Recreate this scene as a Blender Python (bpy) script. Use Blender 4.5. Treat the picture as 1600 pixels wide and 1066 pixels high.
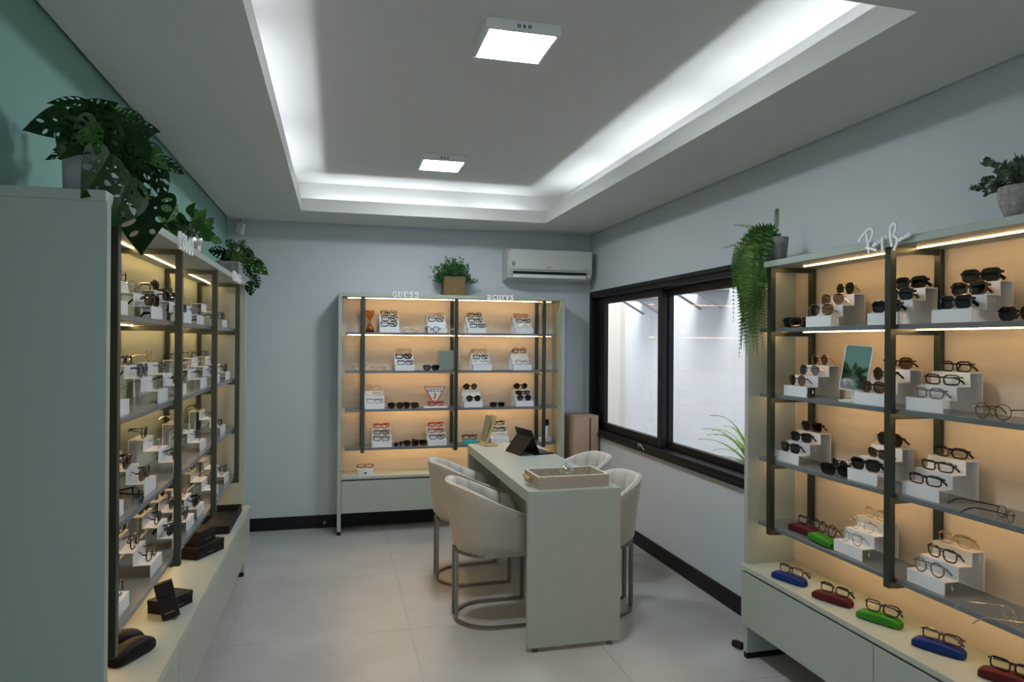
import bpy, bmesh, math, random
from mathutils import Vector, Matrix
sc = bpy.context.scene
for o in list(bpy.data.objects): bpy.data.objects.remove(o)
COL = sc.collection
PI = math.pi
random.seed(7)

# ------------------------------------------------------------------ camera
cam_d = bpy.data.cameras.new('camera'); cam = bpy.data.objects.new('camera', cam_d); COL.objects.link(cam)
cam_d.sensor_width = 36.0; cam_d.sensor_fit = 'HORIZONTAL'; cam_d.lens = 36.0 * 1074.34 / 1600.0
cam_d.clip_start = 0.02; cam_d.clip_end = 100
yaw, pitch, roll = .2489, .0025, .0063
fw = Vector((math.sin(yaw)*math.cos(pitch), math.cos(yaw)*math.cos(pitch), math.sin(pitch)))
rt = Vector((math.cos(yaw), -math.sin(yaw), 0)); up = rt.cross(fw)
r2 = rt*math.cos(roll) + up*math.sin(roll); u2 = up*math.cos(roll) - rt*math.sin(roll)
mw = Matrix((r2, u2, -fw)).transposed().to_4x4(); mw.translation = (0, 0, 1.5)
cam.matrix_world = mw
sc.camera = cam

# ------------------------------------------------------------------ world, exposure
W = bpy.data.worlds.new('sky'); sc.world = W; W.use_nodes = True
bg = W.node_tree.nodes['Background']; bg.inputs[0].default_value = (.80, .90, 1.0, 1); bg.inputs[1].default_value = 1.7
sc.view_settings.view_transform = 'Standard'; sc.view_settings.look = 'None'; sc.view_settings.gamma = 1
sc.view_settings.use_curve_mapping = False; sc.view_settings.exposure = 0.25
sc.cycles.use_denoising = True
sc.cycles.max_bounces = 8; sc.cycles.diffuse_bounces = 5; sc.cycles.transparent_max_bounces = 24
sc.cycles.sample_clamp_indirect = 4.0
sun_d = bpy.data.lights.new('sun', 'SUN'); sun_d.energy = 4.0; sun_d.angle = .6; sun_d.color = (1, .97, .92)
sun = bpy.data.objects.new('sun', sun_d); COL.objects.link(sun); sun.rotation_euler = (math.radians(14), math.radians(-26), 0)
LED_WARM = 34.0; LED_COVE = 36.0; LAMP = 84.0

# ------------------------------------------------------------------ materials
MATS = {}
def mat(name, color, rough=.5, metal=0.0, noise=None, bump=None, spec=.5, trans=0.0, emis=None, coat=0.0, sheen=0.0):
    if name in MATS: return MATS[name]
    m = bpy.data.materials.new(name); m.use_nodes = True; nt = m.node_tree; b = nt.nodes['Principled BSDF']
    b.inputs['Base Color'].default_value = (*color, 1); b.inputs['Roughness'].default_value = rough
    b.inputs['Metallic'].default_value = metal; b.inputs['Specular IOR Level'].default_value = spec
    b.inputs['Transmission Weight'].default_value = trans; b.inputs['Coat Weight'].default_value = coat
    b.inputs['Sheen Weight'].default_value = sheen
    if emis: b.inputs['Emission Color'].default_value = (*emis[0], 1); b.inputs['Emission Strength'].default_value = emis[1]
    if noise or bump: tc = nt.nodes.new('ShaderNodeTexCoord')
    if noise:   # (scale, second colour, stretch)
        mp = nt.nodes.new('ShaderNodeMapping'); mp.inputs['Scale'].default_value = noise[2] if len(noise) > 2 else (1, 1, 1)
        n = nt.nodes.new('ShaderNodeTexNoise'); n.inputs['Scale'].default_value = noise[0]; n.inputs['Detail'].default_value = 6
        mx = nt.nodes.new('ShaderNodeMix'); mx.data_type = 'RGBA'
        mx.inputs['A'].default_value = (*color, 1); mx.inputs['B'].default_value = (*noise[1], 1)
        rp = nt.nodes.new('ShaderNodeMapRange'); rp.inputs['From Min'].default_value = .35; rp.inputs['From Max'].default_value = .65
        nt.links.new(tc.outputs['Object'], mp.inputs[0]); nt.links.new(mp.outputs[0], n.inputs[0])
        nt.links.new(n.outputs[0], rp.inputs[0]); nt.links.new(rp.outputs[0], mx.inputs['Factor'])
        nt.links.new(mx.outputs['Result'], b.inputs['Base Color'])
    if bump:    # (scale, strength)
        n2 = nt.nodes.new('ShaderNodeTexNoise'); n2.inputs['Scale'].default_value = bump[0]; n2.inputs['Detail'].default_value = 4
        bp = nt.nodes.new('ShaderNodeBump'); bp.inputs['Strength'].default_value = bump[1]; bp.inputs['Distance'].default_value = .002
        nt.links.new(tc.outputs['Object'], n2.inputs[0]); nt.links.new(n2.outputs[0], bp.inputs['Height']); nt.links.new(bp.outputs[0], b.inputs['Normal'])
    MATS[name] = m; return m
def clear_mat(name, tint, gloss, rough=.02, gcol=(1, 1, 1)):
    if name in MATS: return MATS[name]
    m = bpy.data.materials.new(name); m.use_nodes = True; nt = m.node_tree; nt.nodes.clear()
    out = nt.nodes.new('ShaderNodeOutputMaterial'); t = nt.nodes.new('ShaderNodeBsdfTransparent'); g = nt.nodes.new('ShaderNodeBsdfGlossy')
    lw = nt.nodes.new('ShaderNodeLayerWeight'); lw.inputs[0].default_value = .5
    fr = nt.nodes.new('ShaderNodeMath'); fr.operation = 'POWER'; fr.inputs[1].default_value = 4.5; nt.links.new(lw.outputs['Facing'], fr.inputs[0])
    ad = nt.nodes.new('ShaderNodeMath'); ad.operation = 'MULTIPLY_ADD'; ad.inputs[1].default_value = .5; ad.inputs[2].default_value = gloss; ad.use_clamp = True
    mx = nt.nodes.new('ShaderNodeMixShader'); t.inputs[0].default_value = (*tint, 1); g.inputs['Roughness'].default_value = rough; g.inputs[0].default_value = (*gcol, 1)
    nt.links.new(fr.outputs[0], ad.inputs[0]); nt.links.new(ad.outputs[0], mx.inputs[0]); nt.links.new(t.outputs[0], mx.inputs[1]); nt.links.new(g.outputs[0], mx.inputs[2])
    nt.links.new(mx.outputs[0], out.inputs[0]); MATS[name] = m; return m
def emit_mat(name, color, strength):
    m = bpy.data.materials.new(name); m.use_nodes = True; nt = m.node_tree; nt.nodes.clear()
    out = nt.nodes.new('ShaderNodeOutputMaterial'); e = nt.nodes.new('ShaderNodeEmission')
    e.inputs[0].default_value = (*color, 1); e.inputs[1].default_value = strength; nt.links.new(e.outputs[0], out.inputs[0]); MATS[name] = m; return m

WALL = mat('wall_paint', (.52, .56, .59), .85, bump=(180, .05))
GREEN = mat('green_wall_paint', (.22, .40, .36), .85, bump=(180, .05))
CEIL = mat('ceiling_paint', (.66, .66, .64), .9)
FLOOR = mat('porcelain_tile', (.375, .375, .37), .30, noise=(2.6, (.44, .44, .435)), bump=(60, .03))
GROUT = mat('grout', (.36, .36, .355), .9)
BLACKP = mat('black_paint', (.006, .006, .007), .5, spec=.25)
BLACKAL = mat('black_aluminium', (.005, .005, .006), .42, spec=.25)
SAGE = mat('sage_laminate', (.33, .38, .345), .40, bump=(300, .02))
SAGEW = mat('sage_worktop', (.37, .41, .37), .42, bump=(300, .02))
WOOD = mat('pale_wood_panel', (.60, .535, .455), .5, noise=(3.0, (.55, .485, .405), (1, 1, 9)))
OLIVE = mat('warm_lit_green_panel', (.27, .33, .26), .6)  # green back turned olive, warm LED light put into the colour
POST = mat('dark_bronze_metal', (.045, .055, .045), .35, metal=.6)
SHELF = mat('grey_blue_shelf', (.115, .135, .15), .22, spec=.5)
LEDW = emit_mat('warm_led', (1, .61, .26), LED_WARM)
LEDC = emit_mat('cool_led', (.86, .92, 1.0), LED_COVE)
LAMPM = emit_mat('lamp_diffuser', (.90, .97, 1.0), LAMP)
WHITE = mat('white_plastic', (.72, .73, .74), .35)
ACRY = mat('white_acrylic', (.74, .76, .79), .22, coat=.3)
LINEN = mat('beige_linen', (.41, .375, .325), .95, noise=(160, (.33, .30, .255), (1, 1, 3)), bump=(400, .25), sheen=.3)
LINENL = mat('pale_linen', (.56, .535, .49), .95, noise=(160, (.50, .47, .42)), bump=(400, .2), sheen=.3)
BRONZE = mat('champagne_steel', (.26, .235, .20), .38, metal=.85)
BLACKM = mat('matt_black', (.007, .007, .008), .6, spec=.25)
BLACKL = mat('black_leatherette', (.006, .005, .005), .55, spec=.2, bump=(500, .2))
LEAF = mat('dark_leaf', (.006, .024, .009), .5, noise=(9, (.016, .05, .012)), spec=.07)
LEAF2 = mat('fresh_leaf', (.022, .080, .014), .48, noise=(9, (.05, .14, .02)), spec=.3)
LEAF3 = mat('fern_leaf', (.040, .105, .018), .55, noise=(14, (.085, .18, .028)), spec=.3)
LEAF4 = mat('eucalyptus_leaf', (.055, .085, .055), .6, noise=(14, (.10, .145, .095)))
LEAF5 = mat('boxwood_leaf', (.016, .075, .018), .55, noise=(20, (.035, .13, .022)))
STEM = mat('plant_stem', (.10, .13, .04), .6)
SOIL = mat('dark_soil', (.03, .025, .02), .95)
CONC = mat('grey_concrete', (.26, .26, .25), .85, noise=(25, (.17, .17, .165)), bump=(90, .4))
CARD = mat('brown_cardboard', (.43, .31, .22), .85, noise=(4, (.39, .28, .195)))
GLASS = clear_mat('window_glass', (.97, .985, .99), .01)
MIRROR = mat('mirror_silver', (.8, .82, .82), .03, metal=1)
BRASS = mat('brass', (.65, .50, .24), .3, metal=1)
OAK = mat('pale_oak', (.52, .37, .20), .5, noise=(4, (.44, .30, .15), (1, 1, 8)))

# ------------------------------------------------------------------ mesh helpers
class B:
    def __init__(s): s.bm = bmesh.new()
    def _join(s, t, mtx=None):
        if mtx: bmesh.ops.transform(t, matrix=mtx, verts=t.verts)
        vm = {v: s.bm.verts.new(v.co) for v in t.verts}
        for f in t.faces:
            try: s.bm.faces.new([vm[v] for v in f.verts])
            except ValueError: pass
        t.free(); return s
    def box(s, x0, x1, y0, y1, z0, z1, bev=0.0, mtx=None, seg=1):
        t = bmesh.new(); bmesh.ops.create_cube(t, size=1)
        for v in t.verts: v.co = Vector(((x0+x1)/2+v.co.x*(x1-x0), (y0+y1)/2+v.co.y*(y1-y0), (z0+z1)/2+v.co.z*(z1-z0)))
        if bev: bmesh.ops.bevel(t, geom=t.edges[:], offset=bev, segments=seg, affect='EDGES', profile=.5)
        return s._join(t, mtx)
    def loft(s, rings, closed=True, cap=True, mtx=None):
        t = bmesh.new(); R = [[t.verts.new(p) for p in r] for r in rings]; n = len(R[0])
        for a, b in zip(R, R[1:]):
            for i in range(n if closed else n-1):
                j = (i+1) % n
                t.faces.new((a[i], a[j], b[j], b[i]))
        if cap and closed:
            t.faces.new(R[0][::-1]); t.faces.new(R[-1])
        bmesh.ops.recalc_face_normals(t, faces=t.faces[:])
        return s._join(t, mtx)
    def lathe(s, prof, c=(0, 0, 0), seg=24, cap=True, mtx=None):
        return s.loft([[(c[0]+r*math.cos(2*PI*k/seg), c[1]+r*math.sin(2*PI*k/seg), c[2]+z) for k in range(seg)] for r, z in prof], cap=cap, mtx=mtx)
    def tube(s, pts, r, seg=6, closed=False, mtx=None, flat=None):
        pts = [Vector(p) for p in pts]; n = len(pts); rings = []; prev = None
        for i, p in enumerate(pts):
            a = pts[i-1] if (i or closed) else p; b = pts[(i+1) % n] if (i < n-1 or closed) else p
            t = (b-a).normalized()
            if prev is None:
                ref = Vector((0, 0, 1)) if abs(t.z) < .9 else Vector((1, 0, 0)); nx = t.cross(ref).normalized()
            else: nx = (prev - t*prev.dot(t)).normalized()
            prev = nx; ny = t.cross(nx); rr = r[i] if isinstance(r, (list, tuple)) else r
            fa, fb = flat if flat else (1, 1)
            rings.append([p + nx*(math.cos(2*PI*(k+.5)/seg)*rr*fa) + ny*(math.sin(2*PI*(k+.5)/seg)*rr*fb) for k in range(seg)])
        if closed: rings.append(rings[0]); return s.loft(rings, cap=False, mtx=mtx)
        return s.loft(rings, mtx=mtx)
    def prism(s, poly, o, ex, ey, ez, mtx=None):   # poly in (a,b), extruded by vector ez
        o, ex, ey, ez = Vector(o), Vector(ex), Vector(ey), Vector(ez)
        return s.loft([[o+ex*a+ey*b for a, b in poly], [o+ex*a+ey*b+ez for a, b in poly]], mtx=mtx)
    def poly(s, pts):
        s.bm.faces.new([s.bm.verts.new(p) for p in pts]); return s
    def mesh(s, name, smooth=None):
        me = bpy.data.meshes.new(name); s.bm.normal_update(); s.bm.to_mesh(me); s.bm.free()
        if smooth is not None:
            for p in me.polygons: p.use_smooth = True
            me.set_sharp_from_angle(angle=math.radians(smooth))
        return me
    def obj(s, name, m, parent=None, smooth=None):
        return mobj(name, s.mesh(name, smooth), m, parent)
def mobj(name, me, m, parent=None, mtx=None):
    o = bpy.data.objects.new(name, me); COL.objects.link(o)
    if m is not None:
        if not me.materials: me.materials.append(m)
        elif me.materials[0] is not m: o.material_slots[0].link = 'OBJECT'; o.material_slots[0].material = m
    if parent: o.parent = parent
    if mtx is not None: o.matrix_local = mtx
    return o
def tag(o, label, cat=None, group=None, kind=None):
    o['label'] = label
    if cat: o['category'] = cat
    if group: o['group'] = group
    if kind: o['kind'] = kind
    return o
def thing(name, label, cat, loc=(0, 0, 0), rz=0, group=None, mtx=None):
    o = bpy.data.objects.new(name, None); COL.objects.link(o); o.empty_display_size = .05
    if mtx is not None: o.matrix_world = mtx
    else: o.location = loc; o.rotation_euler = (0, 0, rz)
    return tag(o, label, cat, group)
def struct(o, label=None):
    o['kind'] = 'structure'
    if label: o['label'] = label
    return o
def text_mesh(s, size, ext, align='CENTER', off=0.0):
    cu = bpy.data.curves.new('lettering', 'FONT'); cu.body = s; cu.size = size; cu.extrude = ext; cu.align_x = align; cu.resolution_u = 3; cu.offset = off
    t = bpy.data.objects.new('lettering_source', cu); COL.objects.link(t)
    bpy.context.view_layer.update()
    me = bpy.data.meshes.new_from_object(t.evaluated_get(bpy.context.evaluated_depsgraph_get()))
    bpy.data.objects.remove(t); bpy.data.curves.remove(cu); return me
def ribbon(b, pts, w, t, y):   # flat stroke in the local x-z plane, thickness t towards -y from y
    n = len(pts); L = []; R = []
    for i in range(n):
        a = Vector(pts[max(i-1, 0)]); c = Vector(pts[min(i+1, n-1)]); d = (c-a).normalized(); nn = Vector((-d.y, d.x))*w/2
        p = Vector(pts[i]); L.append(p+nn); R.append(p-nn)
    rings = [[(l.x, y, l.y), (r.x, y, r.y), (r.x, y-t, r.y), (l.x, y-t, l.y)] for l, r in zip(L, R)]
    b.loft(rings)
def arc(cx, cy, rx, ry, a0, a1, n=12):
    return [(cx+rx*math.cos(math.radians(a0+(a1-a0)*k/n)), cy+ry*math.sin(math.radians(a0+(a1-a0)*k/n))) for k in range(n+1)]
def Tm(loc, rz=0, rx=0, ry=0):
    return Matrix.Translation(loc) @ Matrix.Rotation(rz, 4, 'Z') @ Matrix.Rotation(ry, 4, 'Y') @ Matrix.Rotation(rx, 4, 'X')

# ------------------------------------------------------------------ room shell
XL, XR, YB, H, YF = -.841, 2.176, 5.754, 2.454, -1.3
HT = 2.78
struct(B().box(XL-.12, XL, YF, YB+.12, -.05, HT).obj('wall_left', GREEN), 'green painted wall behind the left cabinet')
struct(B().box(XL, XR, YB, YB+.12, -.05, HT).obj('wall_back', WALL), 'grey painted back wall with air conditioner')
struct(B().box(XL-.12, -.80, YF-.12, YF, -.05, HT).box(.75, XR+.14, YF-.12, YF, -.05, HT).box(-.80, .75, YF-.12, YF, 2.30, HT).obj('wall_front', WALL), 'grey wall behind the camera, unseen entrance opening shaped for daylight')  # out of view; opening placed and sized for the daylight it lets in
WY0, WY1, WZ0, WZ1 = 3.13, 5.712, .712, 1.948
struct(B().box(XR, XR+.14, YF, WY0, -.05, HT).box(XR, XR+.14, WY1, YB+.12, -.05, HT).box(XR, XR+.14, WY0, WY1, -.05, WZ0)
       .box(XR, XR+.14, WY0, WY1, WZ1, HT).obj('wall_right', WALL), 'grey painted wall with the black window')
fl = struct(B().box(XL-.1, XR+.1, YF, YB+.1, -.06, -.003).obj('floor', GROUT), 'light grey porcelain tile floor')
TS = .90; tx0 = XL-.58; ty0 = 5.415-8*TS
tile_me = {}
i = 0
while tx0+i*TS < XR:
    j = 0
    while ty0+j*TS < YB:
        a0, a1 = max(tx0+i*TS, XL), min(tx0+(i+1)*TS, XR); b0, b1 = max(ty0+j*TS, YF), min(ty0+(j+1)*TS, YB)
        if a1-a0 > .02 and b1-b0 > .02:
            B().box(a0+.0007, a1-.0007, b0+.0007, b1-.0007, -.012, 0, .0006).obj('tile', FLOOR, fl)
        j += 1
    i += 1
for nm, bx in (('baseboard_left', (XL, XL+.013, YF, YB)), ('baseboard_back', (XL+.013, XR-.013, YB-.013, YB)), ('baseboard_right', (XR-.013, XR, YF, YB))):
    struct(B().box(*bx, 0, .101, .002).obj(nm, BLACKP), 'black baseboard along the '+nm[10:]+' wall')
# ceiling: lowered border with a recessed tray, lip, light trough and upper ceiling
RX0, RX1, RY0, RY1, LIP, UP = -.263, 1.602, 1.618, 5.235, 2.546, 2.70
g = .016; TR = .17
ce = B()
t = .015
ce.box(XL+g, RX0-t, YF, YB-g, H, H+.02).box(RX1+t, XR-g, YF, YB-g, H, H+.02).box(RX0-t, RX1+t, YF, RY0-t, H, H+.02).box(RX0-t, RX1+t, RY1+t, YB-g, H, H+.02)
ceil = struct(ce.obj('ceiling', CEIL), 'white lowered ceiling border around the lit tray')
lp = B()
lp.box(RX0-t, RX0, RY0-t, RY1+t, H, LIP).box(RX1, RX1+t, RY0-t, RY1+t, H, LIP).box(RX0, RX1, RY0-t, RY0, H, LIP).box(RX0, RX1, RY1, RY1+t, H, LIP)
lp.obj('cove_lip', CEIL, ceil)
cw = B()
cw.box(RX0-TR-.02, RX0-TR, RY0-TR, RY1+TR, H+.02, UP).box(RX1+TR, RX1+TR+.02, RY0-TR, RY1+TR, H+.02, UP)
cw.box(RX0-TR, RX1+TR, RY0-TR-.02, RY0-TR, H+.02, UP).box(RX0-TR, RX1+TR, RY1+TR, RY1+TR+.02, H+.02, UP)
cw.obj('cove_wall', CEIL, ceil)
B().box(XL-.12, XR+.14, YF, YB+.12, UP, UP+.05).obj('upper_ceiling', CEIL, ceil)
def cove(nm, segs, label):
    b = B()
    for x0, x1, y0, y1 in segs: b.box(x0, x1, y0, y1, H+.021, H+.027)
    tag(b.obj('led_strip', LEDC), label, 'led strip', 'cool white LED strips in the ceiling cove')
cx = .095
cove('l', [(RX0-cx-.006, RX0-cx+.006, a, b) for a, b in ((1.6, 2.55), (2.75, 3.9), (4.02, 5.1))], 'cool white LED strip in the ceiling cove above the left cabinet')
cove('r', [(RX1+cx-.006, RX1+cx+.006, a, b) for a, b in ((1.6, 2.85), (2.95, 4.0), (4.1, 5.05))], 'cool white LED strip in the ceiling cove on the window side')
cove('b', [(a, b, RY1+cx-.006, RY1+cx+.006) for a, b in ((-.2, .9), (1.0, 1.45))], 'cool white LED strip in the ceiling cove near the back wall')
cove('f', [(a, b, RY0-cx-.006, RY0-cx+.006) for a, b in ((-.2, 1.5),)], 'cool white LED strip in the ceiling cove nearest the camera')
def ceiling_lamp(x, y, label):
    t = thing('ceiling_lamp', label, 'ceiling lamp', (x, y, UP-.001), 0, 'square surface ceiling lamps')
    w = .143
    b = B()
    b.box(-w, w, -w, -w+.016, -.042, 0, .003).box(-w, w, w-.016, w, -.042, 0, .003).box(-w, -w+.016, -w+.016, w-.016, -.042, 0, .003).box(w-.016, w, -w+.016, w-.016, -.042, 0, .003)
    fr = b.obj('frame', WHITE, t)
    B().box(-w+.0162, w-.0162, -w+.0162, w-.0162, -.041, -.03, .002).obj('diffuser', LAMPM, t)
    v = B()
    for k in (-.024, -.017, .017, .024): v.box(k-.002, k+.002, -w-.0006, -w+.001, -.030, -.016)
    v.box(-.002, .002, -w-.0006, -w+.001, -.031, -.015); v.box(-.005, .005, -w-.0006, -w+.001, -.025, -.021)
    v.obj('vent_slots', BLACKP, fr)
ceiling_lamp(.667, 2.607, 'square white ceiling lamp nearest the camera, larger in view')
ceiling_lamp(.655, 4.495, 'square white ceiling lamp farther away, near the back wall')

# ------------------------------------------------------------------ window
win = thing('window_1', 'black aluminium sliding window with two panes', None, (XR, WY0, WZ0)); win['kind'] = 'structure'
WL, WHh = WY1-WY0, WZ1-WZ0
def ring(b, y0, y1, z0, z1, wl, wr, wb, wt, x0, x1, bev=.003):
    b.box(x0, x1, y0, y0+wl, z0, z1, bev).box(x0, x1, y1-wr, y1, z0, z1, bev).box(x0, x1, y0+wl, y1-wr, z0, z0+wb, bev).box(x0, x1, y0+wl, y1-wr, z1-wt, z1, bev)
b = B(); ring(b, -.01, WL+.0, 0, WHh, .07, .07, .055, .06, -.022, .13); b.obj('window_frame', BLACKAL, win)
b = B(); ring(b, .02, WL-.05, .0, WHh, .02, .02, .03, .03, -.034, -.0225); b.obj('window_trim', BLACKAL, win)
mid = 4.42-WY0
b = B(); ring(b, mid-.03, WL-.075, .058, WHh-.063, .07, .185-.075+.06, .06, .05, .02, .06); b.obj('sash', BLACKAL, win)
b = B(); ring(b, .062, mid-.03+.06, .058, WHh-.063, .05, .065, .045, .05, .068, .108); b.obj('sash', BLACKAL, win)
B().box(.038, .043, mid+.035, WL-.24, .115, WHh-.112).obj('pane', GLASS, win)
B().box(.086, .091, .11, mid-.034, .10, WHh-.112).obj('pane', GLASS, win)
# outside: neighbouring wall, pillar, ground
EXT = mat('exterior_render', (.80, .80, .82), .9, bump=(35, .6))
struct(B().box(XR+.02, XR+.14, YB+.13, 9.5, -.1, 3.0).obj('wall_sky_blocker', EXT), 'unseen white wall added outside to block sky light')  # unseen wall, added to cut sky light on the exterior wall
EXTC = mat('cream_pillar', (.76, .71, .62), .9)
struct(B().box(3.35, 3.5, 2.0, 9.5, -.1, 5.0).obj('wall_exterior', EXT), 'white rendered wall outside the window')
struct(B().box(3.28, 3.36, 7.67, 8.03, 0, 4.2, .01).obj('wall_pillar', EXTC), 'cream pillar outside seen through the left pane')
struct(B().box(XR+.14, 3.5, 2.0, 9.5, -.12, -.05).obj('ground_exterior', mat('gravel', (.50, .48, .45), .95, noise=(40, (.38, .36, .33)), bump=(80, 1))), 'pale ground strip outside the window')
GMET = mat('grey_metal', (.4, .4, .4), .5, metal=.4)
for lab, yy, zz in (('grey bracket with ledge on outside wall, right pane', 5.50, 1.93), ('grey bracket with ledge on outside wall, left pane', 6.75, 1.93)):
    sh = thing('wall_bracket', lab, 'bracket', (3.35, yy, zz), 0, 'brackets on the outside wall')
    B().box(-.30, 0, -.10, .45, .045, .075, .004).obj('ledge', GMET, sh)
    for q in (.02, .38):
        B().tube([(-.01, q, -.10), (-.27, q, .044)], .012).obj('strut', GMET, sh)

# ------------------------------------------------------------------ display cabinets
SZ = [1.575, 1.271, .968, .664]; CTR = .45; TOPZ = 1.88; D = .275
def cabinet(name, label, org, rz, L, posts, over, seams, backm, inner_counter=False, ledd=.145):
    t = thing(name, label, 'cabinet', org, rz, 'sage green display cabinets')
    P = .03
    for u in (0, L-P):
        s = B().box(u, u+P, -D, 0, .028, 1.852, .0015).obj('side_panel', SAGE, t)
        B().box(u+.002, u+P-.002, -D+.002, -.01, 0, .028).obj('foot', BLACKM, s)
    B().box(0, L, -D+.004, 0, 1.852, TOPZ, .0015).obj('top_panel', SAGE, t)
    B().box(P, L-P, -.016, -.004, .43, 1.852).obj('back_panel', backm, t)
    f = D+over
    if inner_counter: B().box(P, L-P, -f, -.016, .43, CTR, .001).obj('countertop', SAGEW, t)
    else: B().box(-.004, L+.004, -f, -.016, .428, CTR, .001).obj('countertop', SAGEW, t)
    e0, e1 = (P+.002, L-P-.002)
    B().box(e0, e1, -f+.05, -.02, .172, .4285).obj('carcass', SAGE, t)
    us = [e0 if inner_counter else .003] + seams + [e1 if inner_counter else L-.003]
    for a, b in zip(us, us[1:]):
        if inner_counter: B().box(a+.001, b-.001, -f+.002, -f+.020, .168, .416, .001).obj('drawer_front', SAGE, t)
        else: B().box(a+.0015, b-.0015, -f+.006, -f+.024, .165, .416, .001).obj('drawer_front', SAGE, t)
    pw = .028
    for u in posts:
        B().box(u-pw/2, u+pw/2, -.258, -.233, .628, 1.852, .001).obj('post', POST, t)
        B().box(u-pw/2, u+pw/2, -.040, -.020, .628, 1.852, .001).obj('post', POST, t)
        for z in [1.852]+[s-.018 for s in SZ]:
            B().box(u-pw/2+.001, u+pw/2-.001, -.2325, -.0405, z-.020, z-.0005).obj('crossbar', POST, t)
    ends = [.055]+[p for p in posts]+[L-.055]
    for k, z in enumerate(SZ):
        B().box(.055, L-.055, -.232, -.042, z-.018, z, .0015).obj('shelf', SHELF, t)
    for z in [1.852]+[s-.018 for s in SZ]:
        segs = [(p+pw/2+(.08 if (k == 0 and not inner_counter) else .003), q-pw/2-.003) for k, (p, q) in enumerate(zip(posts, posts[1:]))]
        if inner_counter: segs += [(.075, posts[0]-pw/2-.003), (posts[-1]+pw/2+.003, L-.075)]
        else: segs += [(.05, posts[0]-pw/2-.003), (posts[-1]+pw/2+.003, L-.05)]
        for p, q in segs: B().box(p, q, -ledd-.003, -ledd+.003, z-.003, z-.0003).obj('led_strip', LEDW, t)
    return t
CABS = {}
def addcab(k, name, label, org, rz, *a, **kw):
    CABS[k] = Tm(org, rz); return cabinet(name, label, org, rz, *a, **kw)
addcab('L', 'display_cabinet', 'long sage green display cabinet along the green wall', (XL, 1.94, 0), PI/2, 2.75, [.165, .965, 1.77, 2.585], .036, [.71, 2.06], OLIVE, ledd=.085)
addcab('B', 'display_cabinet', 'sage green display cabinet against the grey back wall', (.006, YB, 0), 0, 1.845, [.19, .928, 1.67], 0, [.92], WOOD, inner_counter=True, ledd=.115)
addcab('R', 'display_cabinet', 'sage green display cabinet beside the window', (XR, 2.93, 0), -PI/2, 1.73, [.165, .865, 1.565], .022, [.842], WOOD)
def at(k, u, d, z, rz=0, rx=0, ry=0):
    return CABS[k] @ Matrix.Translation((u, -d, z)) @ Matrix.Rotation(rz, 4, 'Z') @ Matrix.Rotation(ry, 4, 'Y') @ Matrix.Rotation(rx, 4, 'X')
CN = {'L': 'left cabinet', 'B': 'back cabinet', 'R': 'window cabinet'}
SN = ['top shelf', 'second shelf', 'third shelf', 'lowest shelf']
ORD = ['first', 'second', 'third', 'fourth', 'fifth', 'sixth', 'seventh']
SIDE = {'L': 'from the near end', 'B': 'from the left', 'R': 'from the window'}

# ------------------------------------------------------------------ eyewear
def outline(shape, n=44):
    P = []
    for k in range(n):
        a = 2*PI*k/n; c, s = math.cos(a), math.sin(a)
        se = lambda v, e: math.copysign(abs(v)**e, v)
        if shape == 'r': x, z = .0265*se(c, .55), .0165*se(s, .6)+.001*c
        elif shape == 'w': x, z = .0270*se(c, .55), .0195*se(s, .6); x *= 1+.10*s; z += .0015*c if s > 0 else 0
        elif shape == 'o': x, z = .0240*c, .0235*s
        elif shape == 's': x, z = .0262*se(c, .72), .0205*se(s, .75); x *= 1+.07*s
        elif shape == 'c': x, z = .0272*se(c, .65), .0185*se(s, .75); z += .007*max(0, c)**2*(1 if s > 0 else .1); x *= 1+.12*s
        elif shape == 'a': x, z = .0285*se(c, .85), .0245*se(s, .9); x *= 1+.16*s; z += -.004*max(0, c)*(s < 0)
        P.append((x, z))
    return P
RIMW = {'thin': .0011, 'mid': .0024, 'bold': .0040}
LENS_C = clear_mat('clear_lens', (.97, .98, .98), .03)
LENS_D = clear_mat('dark_lens', (.035, .04, .04), .03)
LENS_B = clear_mat('brown_lens', (.20, .115, .07), .04)
LENS_U = clear_mat('blue_lens', (.14, .18, .30), .05)
LENSM = {'c': LENS_C, 'd': LENS_D, 'b': LENS_B, 'u': LENS_U}
FC = {'K': ('black', mat('black_acetate', (.008, .008, .009), .15)),
      'T': ('tortoiseshell', mat('tortoise_acetate', (.10, .042, .018), .18, noise=(90, (.014, .008, .006)))),
      'B': ('brown', mat('brown_acetate', (.075, .028, .016), .18)),
      'G': ('gold', mat('gold_wire', (.72, .50, .26), .25, metal=1)),
      'S': ('silver', mat('silver_wire', (.55, .56, .58), .25, metal=1)),
      'C': ('clear', clear_mat('clear_acetate', (.86, .86, .84), .16, .1)),
      'P': ('pink', mat('pink_acetate', (.70, .50, .46), .2)),
      'R': ('red', mat('red_acetate', (.30, .022, .028), .2)),
      'O': ('amber', mat('amber_acetate', (.34, .12, .035), .2)),
      'N': ('navy', mat('navy_acetate', (.012, .020, .06), .2)),
      'Y': ('grey', mat('grey_acetate', (.13, .14, .15), .2))}
SHN = {'r': 'rectangular', 'w': 'square', 'o': 'round', 's': 'squarish', 'c': 'cat-eye', 'a': 'aviator'}
_gm = {}
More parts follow.
